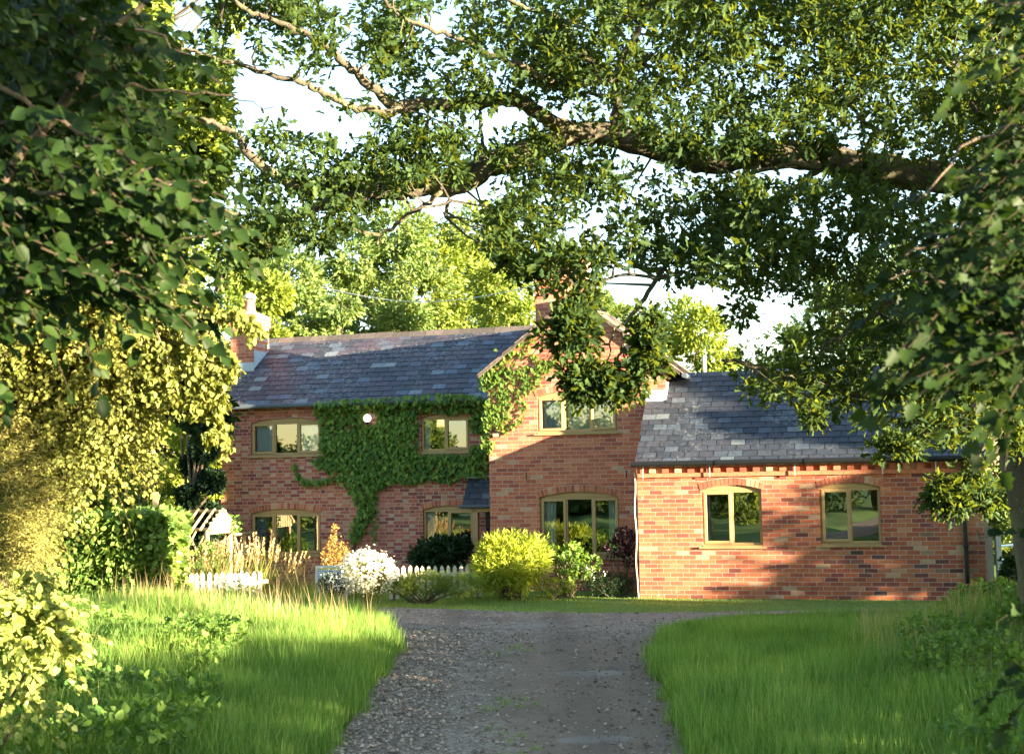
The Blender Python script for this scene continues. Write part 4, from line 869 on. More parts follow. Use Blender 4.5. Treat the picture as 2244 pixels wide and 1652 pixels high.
# hawthorn in full sun with drooping sprays
HB = pxblobs([(120, 700, 150, 90, 10, 2300), (240, 650, 120, 70, 9.8, 1300), (290, 715, 80, 50, 9.8, 900), (60, 850, 120, 120, 10, 2100), (200, 800, 120, 90, 10, 1700), (250, 780, 70, 60, 9.8, 600), (170, 930, 120, 90, 10.2, 1500), (60, 1010, 110, 90, 10, 1300), (230, 1010, 90, 60, 10.4, 800), (240, 590, 130, 60, 10.2, 800), (0, 1120, 90, 90, 10.2, 900)])
haw = empty('hawthorn', (-5.3, 10.6, .2), 'sunlit golden hawthorn beside the lane with drooping sprays', 'tree'); mb = MB()
mb.tube(smooth_path([(-5.3, 10.6, 0), (-5.2, 10.6, 1.2), (-5.1, 10.5, 2.6)], 4), np.linspace(.15, .09, 9), 9, .1)
A, Dv = [], []
for c, rr, n in HB:
    c = np.array(c); mb.tube(smooth_path([(-5.1, 10.5, 2.2+.4*rng.random()), (c+[-5.1, 10.5, 2.4])/2+rng.normal(size=3)*.15, c], 4), np.linspace(.045, .008, 9), 5, .1, False)
    p, d = blob_pts(c, np.array(rr)*1.02, int(n*.62), .2); m_ = .5*vnoise(p, 2.0, 21)+.5*vnoise(p, 5.0, 22) > .45; A.append(p[m_]); Dv.append(d[m_]*.8+rng.normal(size=(m_.sum(), 3))*.5+[.35, -.2, -.05])
A = np.concatenate(A); Dv = np.concatenate(Dv); P, D, Nv, S, tw = sprays(A, Dv, .2+.22*rng.random(len(A)), 13, .036, .45, .8, .55, (.3, -.3, .6))
P = P+rng.normal(size=P.shape)*.014; leafmesh('crown', T_ROUND, P, D, Nv, S, L_HAW, haw); twigmesh('twigs', tw, .0035, m_twig, haw)['kind'] = 'stuff'; mb.build('trunk', m_bark2, haw, smooth=True)
Cs, Os = [], []; mb = MB()
for pts in ([(380, 690), (420, 760), (440, 830), (447, 900)], [(400, 700), (450, 770), (462, 850), (470, 910), (472, 960)], [(340, 720), (370, 800), (385, 860), (392, 890)], [(440, 710), (490, 770), (512, 815)], [(420, 660), (480, 685), (530, 700), (560, 730)], [(300, 730), (330, 820), (336, 870)], [(410, 740), (430, 800), (428, 870), (432, 905)], [(450, 730), (490, 820), (480, 900), (492, 985)]):
    P = smooth_path([at(u, v, 9.6) for u, v in pts], 6); mb.tube(P, np.linspace(.009, .003, len(P)), 5, 0, False)
    for p in P[3:]: n = 5; Cs.append(p+rng.normal(size=(n, 3))*[.03, .04, .03]); Os.append(np.tile([0, 0, -1.], (n, 1)))
mb.build('spray', m_bark2, haw)
P, D, Nv, S = rosette(np.concatenate(Cs), np.concatenate(Os), 4, .045, 1.0); leafmesh('spray_leaves', T_ROUND, P, D, Nv, S, L_HAW, haw)
# feathery bush at the left edge, then a low sunlit creeper bush
def spray_bush(name, base, label, blobs, L, k, size, T, mat, droop, per=.5, up=.6):
    r = empty(name, base, label, 'bush'); A, Dv = [], []; mb = MB(); base = np.array(base, float)
    for c, rr, n in blobs:
        p, d = blob_pts(c, rr, int(n*per), .15); m_ = vnoise(p, 4.0, 23) > .3; A.append(p[m_]); Dv.append(d[m_]+rng.normal(size=(m_.sum(), 3))*.45+[.1, -.1, up])
        mb.tube(smooth_path([base, (base+c)/2+rng.normal(size=3)*.08, c], 4), np.linspace(.02, .005, 9), 5, 0, False)
    A = np.concatenate(A); Dv = np.concatenate(Dv); P, D, Nv, S, tw = sprays(A, Dv, L*(.6+.8*rng.random(len(A))), k, size, droop, .6, .6, (.3, -.4, .6))
    leafmesh('foliage', T, P, D, Nv, S, mat, r); twigmesh('twigs', tw, .0025, m_twig, r)['kind'] = 'stuff'; mb.build('stems', m_bark2, r)
spray_bush('tamarisk', (-4.3, 9.7, .1), 'fine feathery olive bush at the left edge of the lane', pxblobs([(-10, 1130, 95, 120, 9.2, 1500), (-20, 1230, 90, 70, 9.1, 900), (40, 1080, 50, 80, 9.3, 500), (-40, 1000, 90, 90, 9.4, 700)]), .26, 16, .032, T_LANCE, L_OLIVE, .25)
spray_bush('ivy_bush', (-3.9, 9.3, .0), 'sunlit heart leaved climber bush low at the left edge', pxblobs([(50, 1370, 85, 75, 8.7, 260), (105, 1400, 45, 80, 8.7, 130), (20, 1480, 70, 80, 8.8, 170), (40, 1310, 80, 50, 8.8, 120), (70, 1530, 60, 50, 8.9, 80)]), .22, 9, .05, T_HEART, L_SUNIVY, .5)

# hazel branches close to the camera, upper left, in shade
hz = empty('hazel_tree', (-3.6, 5.2, .1), 'large leaved hazel hanging dark over the lane at upper left', 'tree'); mb = MB()
mb.tube(smooth_path([(-3.6, 5.2, 0), (-3.5, 5.3, 1.6), (-3.2, 5.4, 3.2), (-2.9, 5.5, 5)], 4), np.linspace(.09, .04, 13), 8)
for pts, d, r0, r1 in (([(330, -20), (300, 20), (230, 100), (150, 210), (60, 330), (-60, 480)], 5.6, 6, 13), ([(180, -30), (200, 60), (215, 130)], 5.6, 4, 3), ([(-60, 440), (80, 430), (180, 425), (300, 420), (380, 400), (470, 405)], 5.4, 6, 2), ([(-60, 150), (100, 250), (250, 330), (400, 430), (520, 470)], 5.3, 7, 2), ([(100, 250), (250, 200), (400, 200), (500, 215), (600, 240)], 5.5, 4, 1.5), ([(-60, 690), (60, 640), (150, 560), (300, 520), (480, 510)], 5.4, 6, 2), ([(150, 560), (260, 600), (400, 620)], 5.4, 3, 1.5), ([(-60, 60), (90, 40), (250, 60), (380, 100), (480, 190)], 5.4, 6, 2)):
    limb(mb, pts, d, r0, r1, 6)
mb.build('branches', m_bark2, hz, smooth=True)
q = np.concatenate([sample_poly([(-260, -60), (200, -60), (240, 60), (230, 180), (290, 270), (250, 330), (320, 430), (280, 500), (150, 530), (20, 600), (-260, 740)], 600), sample_poly([(340, 195), (420, 218), (420, 228), (340, 220)], 4), sample_poly([(230, 330), (340, 400), (350, 450), (270, 510), (220, 480)], 34), sample_poly([(0, 560), (260, 530), (270, 580), (160, 630), (0, 680)], 46)])
dep = rng.uniform(4.9, 7.0, len(q)); A = np.array([at(u, v, d) for (u, v), d in zip(q, dep)]); ok = vnoise(A, 2.2, 31) > .30+.12*sm(250, 420, q[:, 0]); A = A[ok]
P, D, Nv, S, tw = sprays(A, np.array([.75, -.1, -.12])+rng.normal(size=A.shape)*.3, .3+.32*rng.random(len(A)), 14, .064, .3, .7, .55, (-.1, -.6, .65), .42)
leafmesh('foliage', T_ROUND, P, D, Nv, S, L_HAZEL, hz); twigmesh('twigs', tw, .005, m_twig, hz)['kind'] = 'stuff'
q = sample_poly([(-300, -60), (190, -60), (240, 150), (280, 280), (230, 430), (100, 520), (-300, 640)], 420); A = np.array([at(u, v, d) for (u, v), d in zip(q, rng.uniform(7.0, 8.6, len(q)))]); A = A[vnoise(A, 1.8, 35) > .34]
P, D, Nv, S, tw = sprays(A, np.array([.7, -.1, -.15])+rng.normal(size=A.shape)*.35, .4+.4*rng.random(len(A)), 13, .078, .3, .7, .6, (-.1, -.6, .65), .4); leafmesh('foliage', T_ROUND, P, D, Nv, S, L_HAZEL, hz)
# lobed maple branches close to the camera, right
mp = empty('field_maple', (3.0, 5.0, .2), 'dark lobed maple branches hanging close along the right edge', 'tree'); mb = MB()
mb.tube(smooth_path([(3.0, 5.0, 0), (2.9, 5.1, 1.5), (2.7, 5.1, 3), (2.6, 5.2, 5)], 4), np.linspace(.11, .05, 13), 8)
for pts, d, r0, r1 in (([(2330, 60), (2240, 10), (2150, 10)], 4.9, 5, 2), ([(2330, 300), (2220, 280), (2120, 330), (2010, 440)], 4.9, 6, 2), ([(2330, 500), (2200, 530), (2090, 540), (1980, 560)], 4.9, 6, 2), ([(2330, 620), (2180, 640), (2060, 700), (1960, 790)], 5.0, 6, 2), ([(2180, 640), (2090, 620), (1990, 600), (1930, 640)], 5.0, 3, 1.5), ([(2330, 760), (2220, 740), (2120, 780), (2040, 830)], 5.0, 5, 2)): limb(mb, pts, d, r0, r1, 6)
mb.build('branches', m_bark2, mp, smooth=True)
q = np.concatenate([sample_poly([(2260, -60), (2480, -60), (2480, 330), (2330, 330), (2330, 150), (2270, 60)], 60), sample_poly([(2500, 230), (2300, 280), (2190, 390), (2150, 470), (2110, 560), (2130, 640), (2090, 690), (2140, 750), (2230, 770), (2500, 800)], 330), sample_poly([(2350, 1190), (2460, 1150), (2460, 1560), (2370, 1500), (2330, 1420), (2350, 1330)], 16)])
dep = rng.uniform(4.3, 6.2, len(q)); A = np.array([at(u, v, d) for (u, v), d in zip(q, dep)]); ok = vnoise(A, 2.6, 33) > .34; A = A[ok]
P, D, Nv, S, tw = sprays(A, np.array([-.75, -.1, -.2])+rng.normal(size=A.shape)*.3, .3+.28*rng.random(len(A)), 13, .054, .35, .7, .55, (.1, -.6, .65), .4)
leafmesh('foliage', T_MAPLE, P, D, Nv, S, L_MAPLE, mp); twigmesh('twigs', tw, .005, m_twig, mp)['kind'] = 'stuff'

# ------------------------------------------------------------------ creepers on the walls
def creeper(polys, lines, Y, n, size, mat, label, stems, off=.05, voids=(), side=None):
    pts = sample_poly(polys, n) if polys else np.zeros((0, 2)); jit = [np.zeros(len(pts))]
    ex = [pts]
    for L, wd, m_ in lines:
        Lp = smooth_path([(*p, 0) for p in L], 5)[:, :2]; i = rng.integers(0, len(Lp)-1, m_); t = rng.random((m_, 1)); ex.append(Lp[i]*(1-t)+Lp[i+1]*t+rng.normal(size=(m_, 2))*wd)
    pts = np.concatenate(ex)
    for e in voids: pts = pts[~((pts[:, 0] > e[0]) & (pts[:, 0] < e[2]) & (pts[:, 1] > e[1]) & (pts[:, 1] < e[3]))]
    H = np.array([hit(u, v, Y) for u, v in pts]); H[:, 1] = Y-.02-rng.random(len(H))**1.5*off
    if polys:                                   # the top edge bulges out over the gutter
        H[:, 1] -= .28*sm(3.60, 3.74, H[:, 2])*rng.random(len(H))
    P = np.array([hw(p) for p in H]); k = len(P)
    r = empty('wall_creeper', P.mean(0), label, 'climber')
    D = nrm(np.array([0, 0, -1.])+HX*rng.normal(size=(k, 1))*.55-HY*(.25+.3*rng.random((k, 1)))); Nv = nrm(-HY+np.array([0, 0, .6])+rng.normal(size=(k, 3))*.5)
    leafmesh('foliage', T_IVY, P+HY*0-D*size*.4, D, Nv, size*(.6+.7*rng.random(k)), mat, r)
    mb = MB()
    for L, r0, r1 in stems:
        Q = smooth_path([hw(hit(u, v, Y)-np.array([0, .02, 0])) for u, v in L], 5); mb.tube(Q+rng.normal(size=Q.shape)*.006, np.linspace(r0, r1, len(Q)), 5)
    mb.build('stem', m_bark2, r, smooth=True); return r
creeper([(690, 905), (705, 884), (760, 878), (800, 878), (860, 872), (900, 872), (950, 866), (1000, 866), (1058, 870), (1074, 880), (1071, 1050), (1040, 1042), (1010, 1050), (985, 1062), (940, 1052), (920, 1062), (860, 1060), (832, 1076), (818, 1100), (826, 1120), (805, 1150), (790, 1186), (770, 1190), (768, 1165), (788, 1120), (775, 1085), (758, 1068), (740, 1045), (700, 1028), (682, 1012), (706, 1000), (703, 925)],
        [([(652, 1022), (656, 1045), (672, 1058), (700, 1058), (745, 1048)], 4, 110), ([(824, 1090), (820, 1130), (824, 1185)], 4, 50), ([(1035, 958), (1050, 985), (1045, 1000)], 5, 40)], 3.2, 6600, .082, L_IVY,
        'dense green creeper covering the upper wall of the old wing', [([(755, 1300), (762, 1250), (778, 1190), (795, 1130), (800, 1050), (790, 980)], .03, .015), ([(790, 1000), (850, 960), (900, 890), (1000, 880)], .012, .006), ([(800, 1040), (930, 1040), (1060, 1020)], .01, .005)], .17, ((918, 908, 1032, 996), (1032, 952, 1066, 978), (705, 925, 706, 926), (798, 905, 825, 932)))
g2 = lambda L: [(1013.5+x*.2441, 657.4+y*.2441) for x, y in L]
creeper(None, [(g2([(630, 345), (540, 400), (450, 480), (330, 570), (200, 680), (190, 760), (230, 800)]), 5, 130), (g2([(420, 540), (320, 620), (230, 720), (300, 740), (360, 690)]), 9, 130), (g2([(330, 570), (400, 660), (440, 720), (430, 800), (380, 900), (300, 950), (280, 1050), (330, 1120), (380, 1180)]), 7, 170),
        (g2([(850, 500), (800, 590), (740, 660), (660, 760), (560, 800), (520, 880), (560, 980), (520, 1080), (440, 1140)]), 5, 130), (g2([(620, 490), (680, 560), (760, 580), (830, 520)]), 5, 45), (g2([(500, 600), (560, 680), (600, 740), (560, 820)]), 9, 85), (g2([(240, 820), (230, 1000), (240, 1120), (215, 1240), (215, 1340)]), 6, 130), (g2([(340, 780), (360, 860), (420, 960), (400, 1080)]), 8, 100), (g2([(290, 1280), (240, 1380)]), 3, 20), (g2([(480, 500), (570, 490), (640, 330)]), 4, 30), (g2([(640, 620), (680, 690), (700, 600)]), 6, 40), (g2([(300, 960), (260, 1060), (310, 1120)]), 9, 80)], 1.3, 0, .068, L_IVY2,
        'paler loose creeper strands climbing the left of the gable', [(g2(L), .006, .003) for L in ([(300, 1000), (420, 700), (560, 480), (760, 300)], [(420, 900), (560, 640), (700, 420), (900, 180)], [(520, 800), (640, 560), (840, 380)], [(330, 800), (480, 560), (640, 340), (780, 200)], [(240, 1300), (300, 1100), (420, 900)], [(560, 620), (760, 500), (880, 330)])], .05)

# ------------------------------------------------------------------ garden
def shrub(name, label, blobs, size, k, mat, cat='shrub', T=T_SMALL, stems=6, spread=.9, upb=.8, ground_z=0.0, thr=0.0):
    c0 = np.array(blobs[0][0]); b = np.array([c0[0], c0[1], ground_z]); r = empty(name, b, label, cat); mb = MB(); Cs, Os = [], []
    for c, rr, n in blobs:
        P, d = blob_pts(c, rr, n, .35)
        if thr: m_ = vnoise(P, 4, 41) > thr; P, d = P[m_], d[m_]
        Cs.append(P); Os.append(nrm(d+[0, 0, .35]))
        for q in range(stems):
            e = np.array(c)+rand3(1)[0]*np.array(rr)*.8; a = b+rng.normal(size=3)*[.06, .06, 0]; mb.tube(smooth_path([a, (a+e)/2+rng.normal(size=3)*.04, e], 3), np.linspace(.012, .004, 7), 5, 0, False)
    mb.build('stems', m_bark2, r)
    P, D, Nv, S = rosette(np.concatenate(Cs), np.concatenate(Os), k, size, spread, upb); leafmesh('foliage', T, P, D, Nv, S, mat, r); return r
def blossoms(r, c, rr, n, k, size, mat, name='blossom'):
    P, d = blob_pts(c, rr, n, .8); m_ = (d[:, 1] < .35) & (d[:, 2] > -.75); P, d = P[m_], d[m_]; P = np.repeat(P, k, 0)+rng.normal(size=(len(P)*k, 3))*.035; d = np.repeat(d, k, 0)
    leafmesh(name, T_PETAL, P, nrm(np.cross(d+rng.normal(size=d.shape)*.5, rand3(len(d)))), nrm(d+rng.normal(size=d.shape)*.5), size*(.7+.6*rng.random(len(P))), mat, r)
def B(u, v, ru, rv, y, n, dy=None): s = y/FPX; return (at(u, v, y), (ru*s, (dy or .5*(ru+rv)*s), rv*s), n)
shrub('golden_bush', 'round golden green bush lit by sun in front of the gable', [B(1118, 1228, 74, 60, 22.6, 620), B(1075, 1235, 40, 50, 22.5, 160), B(1165, 1225, 40, 48, 22.6, 180), B(1110, 1280, 60, 26, 22.5, 120)], .10, 6, L_YEL, 'bush', T_LANCE, 9, .7, .3)
shrub('dark_shrub', 'dark green shrub under the window beside the porch', [B(968, 1212, 62, 34, 25.6, 320), B(1005, 1200, 30, 26, 25.6, 120), B(930, 1222, 36, 24, 25.5, 120)], .075, 6, L_DARK, T=T_ROUND, ground_z=-.1)
r_ = shrub('white_flower_bush', 'mound of white blossom in front of the picket fence', [B(808, 1262, 58, 48, 22.0, 300)], .05, 6, L_LIT, 'flowering bush')
blossoms(r_, *B(808, 1258, 60, 50, 22.0, 420), 9, .034, L_WHITE); blossoms(r_, *B(790, 1230, 36, 22, 22.0, 90), 8, .034, L_WHITE)
r_ = shrub('lilac_flower_bush', 'small blue grey bush with lilac flowers left of the white blossom', [B(728, 1280, 30, 26, 21.9, 220)], .04, 6, L_DARK, 'flowering bush')
blossoms(r_, *B(732, 1278, 30, 26, 21.9, 90), 6, .022, L_LILAC)
r_ = shrub('daisy_clump', 'low clump of white daisies among tall verge grass', [B(515, 1288, 40, 16, 21.2, 150)], .05, 5, L_LIT, 'flowers')
blossoms(r_, *B(515, 1280, 42, 18, 21.2, 130), 5, .045, L_WHITE)
shrub('lavender_bed', 'low yellow green border plants in front of right fence', [B(930, 1278, 60, 24, 22.1, 420), B(1010, 1282, 50, 24, 22.0, 360), B(880, 1288, 30, 16, 22.0, 160)], .055, 6, L_LIT, 'border plants', T_LANCE, 10)
shrub('rose_bush', 'open leggy rose bush below the lower gable window', [B(1240, 1235, 40, 44, 23.0, 90), B(1210, 1215, 30, 20, 23.0, 40), B(1285, 1240, 34, 26, 23.0, 60), B(1255, 1205, 16, 18, 23.0, 24)], .06, 6, L_NETTLE, T=T_ROUND, stems=7)
shrub('scrambling_plant', 'low wiry yellow green plant at the foot of the rose', [B(1215, 1285, 46, 20, 22.7, 190)], .04, 6, L_YEL, 'border plants', T_SMALL, 12)
shrub('purple_shrub', 'slender purple leaved shrub beside the white cable', [B(1368, 1188, 32, 30, 23.0, 110), B(1345, 1200, 26, 18, 23.0, 50), B(1380, 1220, 14, 24, 23.0, 30)], .06, 5, L_PURPLE, T=T_SMALL, stems=5)
r_ = shrub('shade_shrub', 'dark ferny shrub in the shaded corner by the annex', [B(1340, 1282, 52, 26, 23.0, 360), B(1300, 1270, 30, 22, 23.0, 120)], .05, 6, L_DARK, T=T_LANCE, stems=8)
blossoms(r_, *B(1310, 1250, 40, 26, 22.9, 16), 6, .022, L_WHITE)
shrub('wall_shrub', 'leafy climber on the old wing corner beside the arbour', [B(505, 1150, 22, 20, 27.2, 60), B(460, 1230, 40, 40, 26.2, 200)], .06, 6, L_NETTLE, T=T_ROUND, ground_z=-.1)
def hedge_box(name, label, x0, x1, y0, y1, z0, z1, n, size, mat, T=T_ROUND):
    r = empty(name, ((x0+x1)/2, (y0+y1)/2, z0), label, 'hedge')
    P = np.stack([rng.uniform(x0, x1, n), rng.uniform(y0, y1, n), rng.uniform(z0, z1, n)], 1); O = np.zeros((n, 3)); f = rng.random(n)
    m_ = f < .5; P[m_, 1] = y0+rng.random(m_.sum())*.18; O[m_] = (0, -1, .2)
    m_ = (f >= .5) & (f < .72); P[m_, 2] = z1-rng.random(m_.sum())*.16; O[m_] = (0, -.2, 1)
    m_ = (f >= .72) & (f < .86); P[m_, 0] = x1-rng.random(m_.sum())*.18; O[m_] = (1, 0, .2)
    O[f >= .86] = rand3((f >= .86).sum()); P += (vnoise(P, 1.6, 51)-.5)[:, None]*O*.34
    a, D, Nv, S = rosette(P, O, 4, size, .9, .5); leafmesh('foliage', T, a, D, Nv, S, mat, r)
    mb = MB()
    for i in range(60):
        x, y = rng.uniform(x0+.2, x1-.2), rng.uniform(y0+.2, y1-.2); mb.tube([(x, y, z0), (x+rng.normal()*.15, y+rng.normal()*.1, (z0+z1)/2), (x+rng.normal()*.3, y+rng.normal()*.2, z1-.1)], [.025, .018, .006], 5, 0, False)
    mb.build('stems', m_bark2, r); return r
hedge_box('laurel_hedge', 'clipped laurel hedge glowing in sun at the garden corner', -8.4, -5.75, 21.0, 22.5, .0, 1.60, 3300, .115, L_LAUREL)

def picket_fence(p0, p1, label, posts=()):
    p0, p1 = np.array(p0, float), np.array(p1, float); L = np.linalg.norm(p1-p0); d = (p1-p0)/L; nn = np.array([d[1], -d[0], 0])
    r = empty('picket_fence', p0, label, 'fence', 'white picket fencing along the garden'); n = int(L/.113); z = np.array([0, 0, 1.])
    for i in range(n):
        c = p0+d*(.05+i*.113)+nn*.012; h = .63+rng.uniform(-.012, .012); w_ = .032; tl = rng.normal()*.012; T_ = z+d*tl
        mb = MB(); mb.prism([c-d*w_+T_*.06, c+d*w_+T_*.06, c+d*w_+T_*(h-.045), c+T_*h, c-d*w_+T_*(h-.045)], nn*-.018); mb.build('picket', m_white, r)
    for zz in (.2, .46): mb = MB(); mb.obox(p0+d*L/2-nn*.03+z*zz, d*L/2, nn*.016, z*.03); mb.build('rail', m_white, r)
    for t in posts: mb = MB(); mb.obox(p0+d*t-nn*.06+z*.28, d*.04, nn*.04, z*.33); mb.build('post', m_post, r)
q0, q1 = at(372, 1270, 22.3), at(585, 1270, 22.0); picket_fence((q0[0], 22.3, -.03), (q1[0], 22.0, 0), 'left run of white picket fence buried in tall grasses', (1.55,))
q0, q1 = at(692, 1270, 22.5), at(765, 1270, 22.5); picket_fence((q0[0], 22.5, 0), (q1[0], 22.5, 0), 'short run of white picket fence behind the notice board', (.05,))
q0, q1 = at(850, 1270, 22.7), at(1066, 1270, 22.9); picket_fence((q0[0], 22.7, 0), (q1[0], 22.9, 0), 'right run of white picket fence behind yellow border plants', (.1, 1.6))
def notice():
    c = at(721, 1258, 22.35); r = empty('notice_board', c-np.array([0, 0, .16]), 'white printed notice board fixed to the fence by the garden entrance', 'sign')
    mb = MB(); mb.box((c[0]-.235, c[1]-.012, c[2]-.15), (c[0]+.235, c[1]+.012, c[2]+.15)); mb.build('panel', plain('notice_white', (.74, .76, .78), .5, .06), r)
    y = c[1]-.0145; mb = MB(); mb.box((c[0]-.20, y-.001, c[2]+.085), (c[0]+.19, y+.001, c[2]+.112)); mb.box((c[0]-.20, y-.001, c[2]-.13), (c[0]-.06, y+.001, c[2]-.105)); mb.build('yellow_band', plain('notice_yellow', (.75, .6, .1)), r)
    mb = MB()
    for j in range(5):
        x = c[0]-.2; z = c[2]+.06-j*.032
        while x < c[0]+.17:
            l = rng.uniform(.015, .06); mb.box((x, y-.001, z-.006), (min(x+l, c[0]+.2), y+.001, z+.006)); x += l+.012
    mb.build('lettering', plain('notice_blue', (.12, .2, .42)), r)
notice()
def arbour():
    o = hit(378, 1200, 1.6); X0 = o[0]; X1 = hit(470, 1200, 1.6)[0]; Y0, Y1 = 1.3, 2.3; zf, zr = 1.20, 1.56
    r = empty('rustic_arbour', hw(((X0+X1)/2, 1.8, -.05)), 'rustic larch pole arbour with slatted pitched top by the old wing', 'arbour')
    def pole(name, a, b, rad): mb = MB(); mb.tube([hw(a), hw(b)], [rad, rad*.92], 8, .05); mb.build(name, m_pole, r)
    for x in (X0, X1):
        for y in (Y0, Y1): pole('post', (x, y, -.2), (x, y, zf+.04), .042)
    for y in (Y0, Y1): pole('rail', (X0-.12, y, zf), (X1+.12, y, zf), .036); pole('rail', (X0-.05, y, .35), (X1+.05, y, .35), .03)
    pole('ridge_pole', (X0-.15, 1.8, zr), (X1+.15, 1.8, zr), .034)
    n = 7
    for i in range(n):
        x = X0-.08+(X1-X0+.16)*i/(n-1); pole('rafter', (x, Y0-.1, zf+.0), (x, 1.8, zr+.04), .030); pole('rafter', (x, Y1+.1, zf), (x, 1.8, zr+.04), .03)
    for y in (Y0, Y1):
        for a, b in ((0, .5), (.5, 0), (.5, 1), (1, .5), (.25, .75), (.75, .25)): pole('brace', (X0+(X1-X0)*a, y, .36), (X0+(X1-X0)*b, y, zf), .024)
    for i in range(8):
        y = Y0+.05+(Y1-Y0-.1)*i/7; h = zf+(zr-zf)*(1-abs(y-1.8)/.6); mb = MB(); c = hw((X1+.06, y, 0)); mb.obox(c+np.array([0, 0, (zf+h)/2-.02]), HX*.012, HY*.05, np.array([0, 0, (h-zf)/2+.08])); mb.build('slat', m_pole, r)
    for y in np.linspace(Y1+.15, 3.0, 3)[1:]: pole('post', (X1+.1, y, -.2), (X1+.1, y, 1.1), .03)
    pole('rail', (X1+.1, Y1, 1.05), (X1+.1, 3.1, 1.05), .03); pole('brace', (X1+.1, Y1, .3), (X1+.1, 2.8, 1.0), .022); pole('brace', (X1+.1, 2.7, .3), (X1+.1, Y1, 1.0), .022)
arbour()
def field_gate():
    a = at(2169, 1230, 20.9); p = np.array([a[0], 20.9, 0.25]); z = np.array([0, 0, 1.])
    mb = MB(); mb.obox(p+z*.42, (.045, 0, 0), (0, .045, 0), z*.55); tag(mb.build('gate_post', m_post), 'weathered timber post at the annex corner', 'post')
    r = empty('field_gate', p+[.1, 0, 0], 'galvanised tubular field gate half hidden by brambles', 'gate'); d = nrm(np.array([.75, .9, 0])); a = p+np.array([.12, -.02, 0])
    mb = MB(); mb.obox(a+z*.38+[.02, 0, 0], (.038, 0, 0), (0, .038, 0), z*.5); mb.build('hanging_post', plain('pale_post', (.42, .42, .38), .8), r)
    for h in (.2, .42, .64, .84): mb = MB(); mb.tube([a+z*h+d*.08, a+z*(h-.03)+d*2.6], .022, 8); mb.build('bar', m_zinc, r)
    mb = MB(); mb.tube([a+z*.12+d*.08, a+z*.88+d*.08], .024, 8); mb.build('upright', m_zinc, r)
field_gate()
mb = MB(); c = at(1543, 779, 33); mb.tube([(c[0], 33, -.2), (c[0], 33, c[2])], .055, 10); tag(mb.build('white_pole', m_white), 'white pole standing behind the annex roof', 'pole')
mb = MB(); c = at(341, 1078, 24.5); mb.obox(np.array([c[0], 24.5, c[2]/2]), (.045, 0, 0), (0, .045, 0), (.0, 0, c[2]/2)); tag(mb.build('garden_post', m_pole), 'pale square post rising over the laurel hedge', 'post')

# tall feathery grasses, seed stems
def plume_grass(x, y, z, n, h, lean, mat_b, mat_p, label, spread=.10):
    r = empty('feather_grass', (x, y, z), label, 'ornamental grass', 'tall feathery grasses by the fence')
    a = rng.random(n)*6.28; rd = spread*np.sqrt(rng.random(n)); P = np.stack([x+rd*np.cos(a), y+rd*np.sin(a), np.full(n, z)], 1)
    D = nrm(np.stack([np.cos(a)*.25*rng.random(n)+lean, np.sin(a)*.2*rng.random(n), np.ones(n)], 1)); S = h*(.55+.35*rng.random(n))
    leafmesh('blades', T_BLADE, P, D, rand3(n), S, mat_b, r, .012)
    m_ = n//3; S2 = h*(.78+.3*rng.random(m_)); D2 = nrm(D[:m_]*[1.1, 1.1, 1]); leafmesh('stalks', T_BLADE, P[:m_], D2, rand3(m_), S2*1.0, mat_p, r, .007)
    T0 = P[:m_]+D2*(S2*.72)[:, None]; k = 14; Q = np.repeat(T0, k, 0); DD = np.repeat(D2, k, 0); Q = Q+DD*(rng.random((m_*k, 1))*np.repeat(S2, k)[:, None]*.27)
    leafmesh('plumes', T_SMALL, Q, nrm(DD+rng.normal(size=DD.shape)*.22), rand3(m_*k), .05, mat_p, r)
for u, y, n, h, ln, mb_, mp_, lb in ((440, 22.8, 60, 1.0, -.05, L_LIT, L_DRY, 'feathery grass clump leaning over the left fence end'), (480, 22.7, 80, 1.15, .04, L_LIT, L_DRY, 'tall feathery grass in front of the arbour'), (520, 22.6, 70, 1.05, .12, L_LIT, L_DRY, 'feathery grass right of the arbour posts'), (575, 22.6, 90, 1.2, .02, L_LIT, L_DRY, 'pale dense grass plumes before the far lower window'), (625, 22.5, 50, .95, .25, L_LIT, L_DRY, 'pale grass stems arching right under the far lower window'), (665, 22.6, 36, .8, .3, L_LIT, L_DRY, 'thin arching grass next to the notice board')):
    c = at(u, 1290, y); plume_grass(c[0], y, 0, n, h, ln, mb_, mp_, lb)
def dock():
    c = at(735, 1290, 23.0); r = empty('dock_plant', (c[0], 23, 0), 'rusty orange seed spikes standing behind the notice board', 'plant'); mb = MB(); Q, Dd = [], []
    for dx, h in ((0, 1.32), (-.12, 1.0), (.12, 1.02), (.2, .95), (-.2, .85), (.06, .9), (-.06, 1.1), (.26, .75)):
        L = smooth_path([(c[0]+dx*.2, 23, 0), (c[0]+dx*.8, 23, h*.5), (c[0]+dx, 23, h)], 6); mb.tube(L, np.linspace(.008, .003, len(L)), 5, 0, False)
        for p in L[5:]: Q.append(p+rng.normal(size=(26, 3))*[.028, .028, .05])
    mb.build('stems', m_bark2, r); Q = np.concatenate(Q); leafmesh('seeds', T_SMALL, Q, nrm(rand3(len(Q))+[0, 0, .6]), rand3(len(Q)), .036, L_RUST, r)
dock()

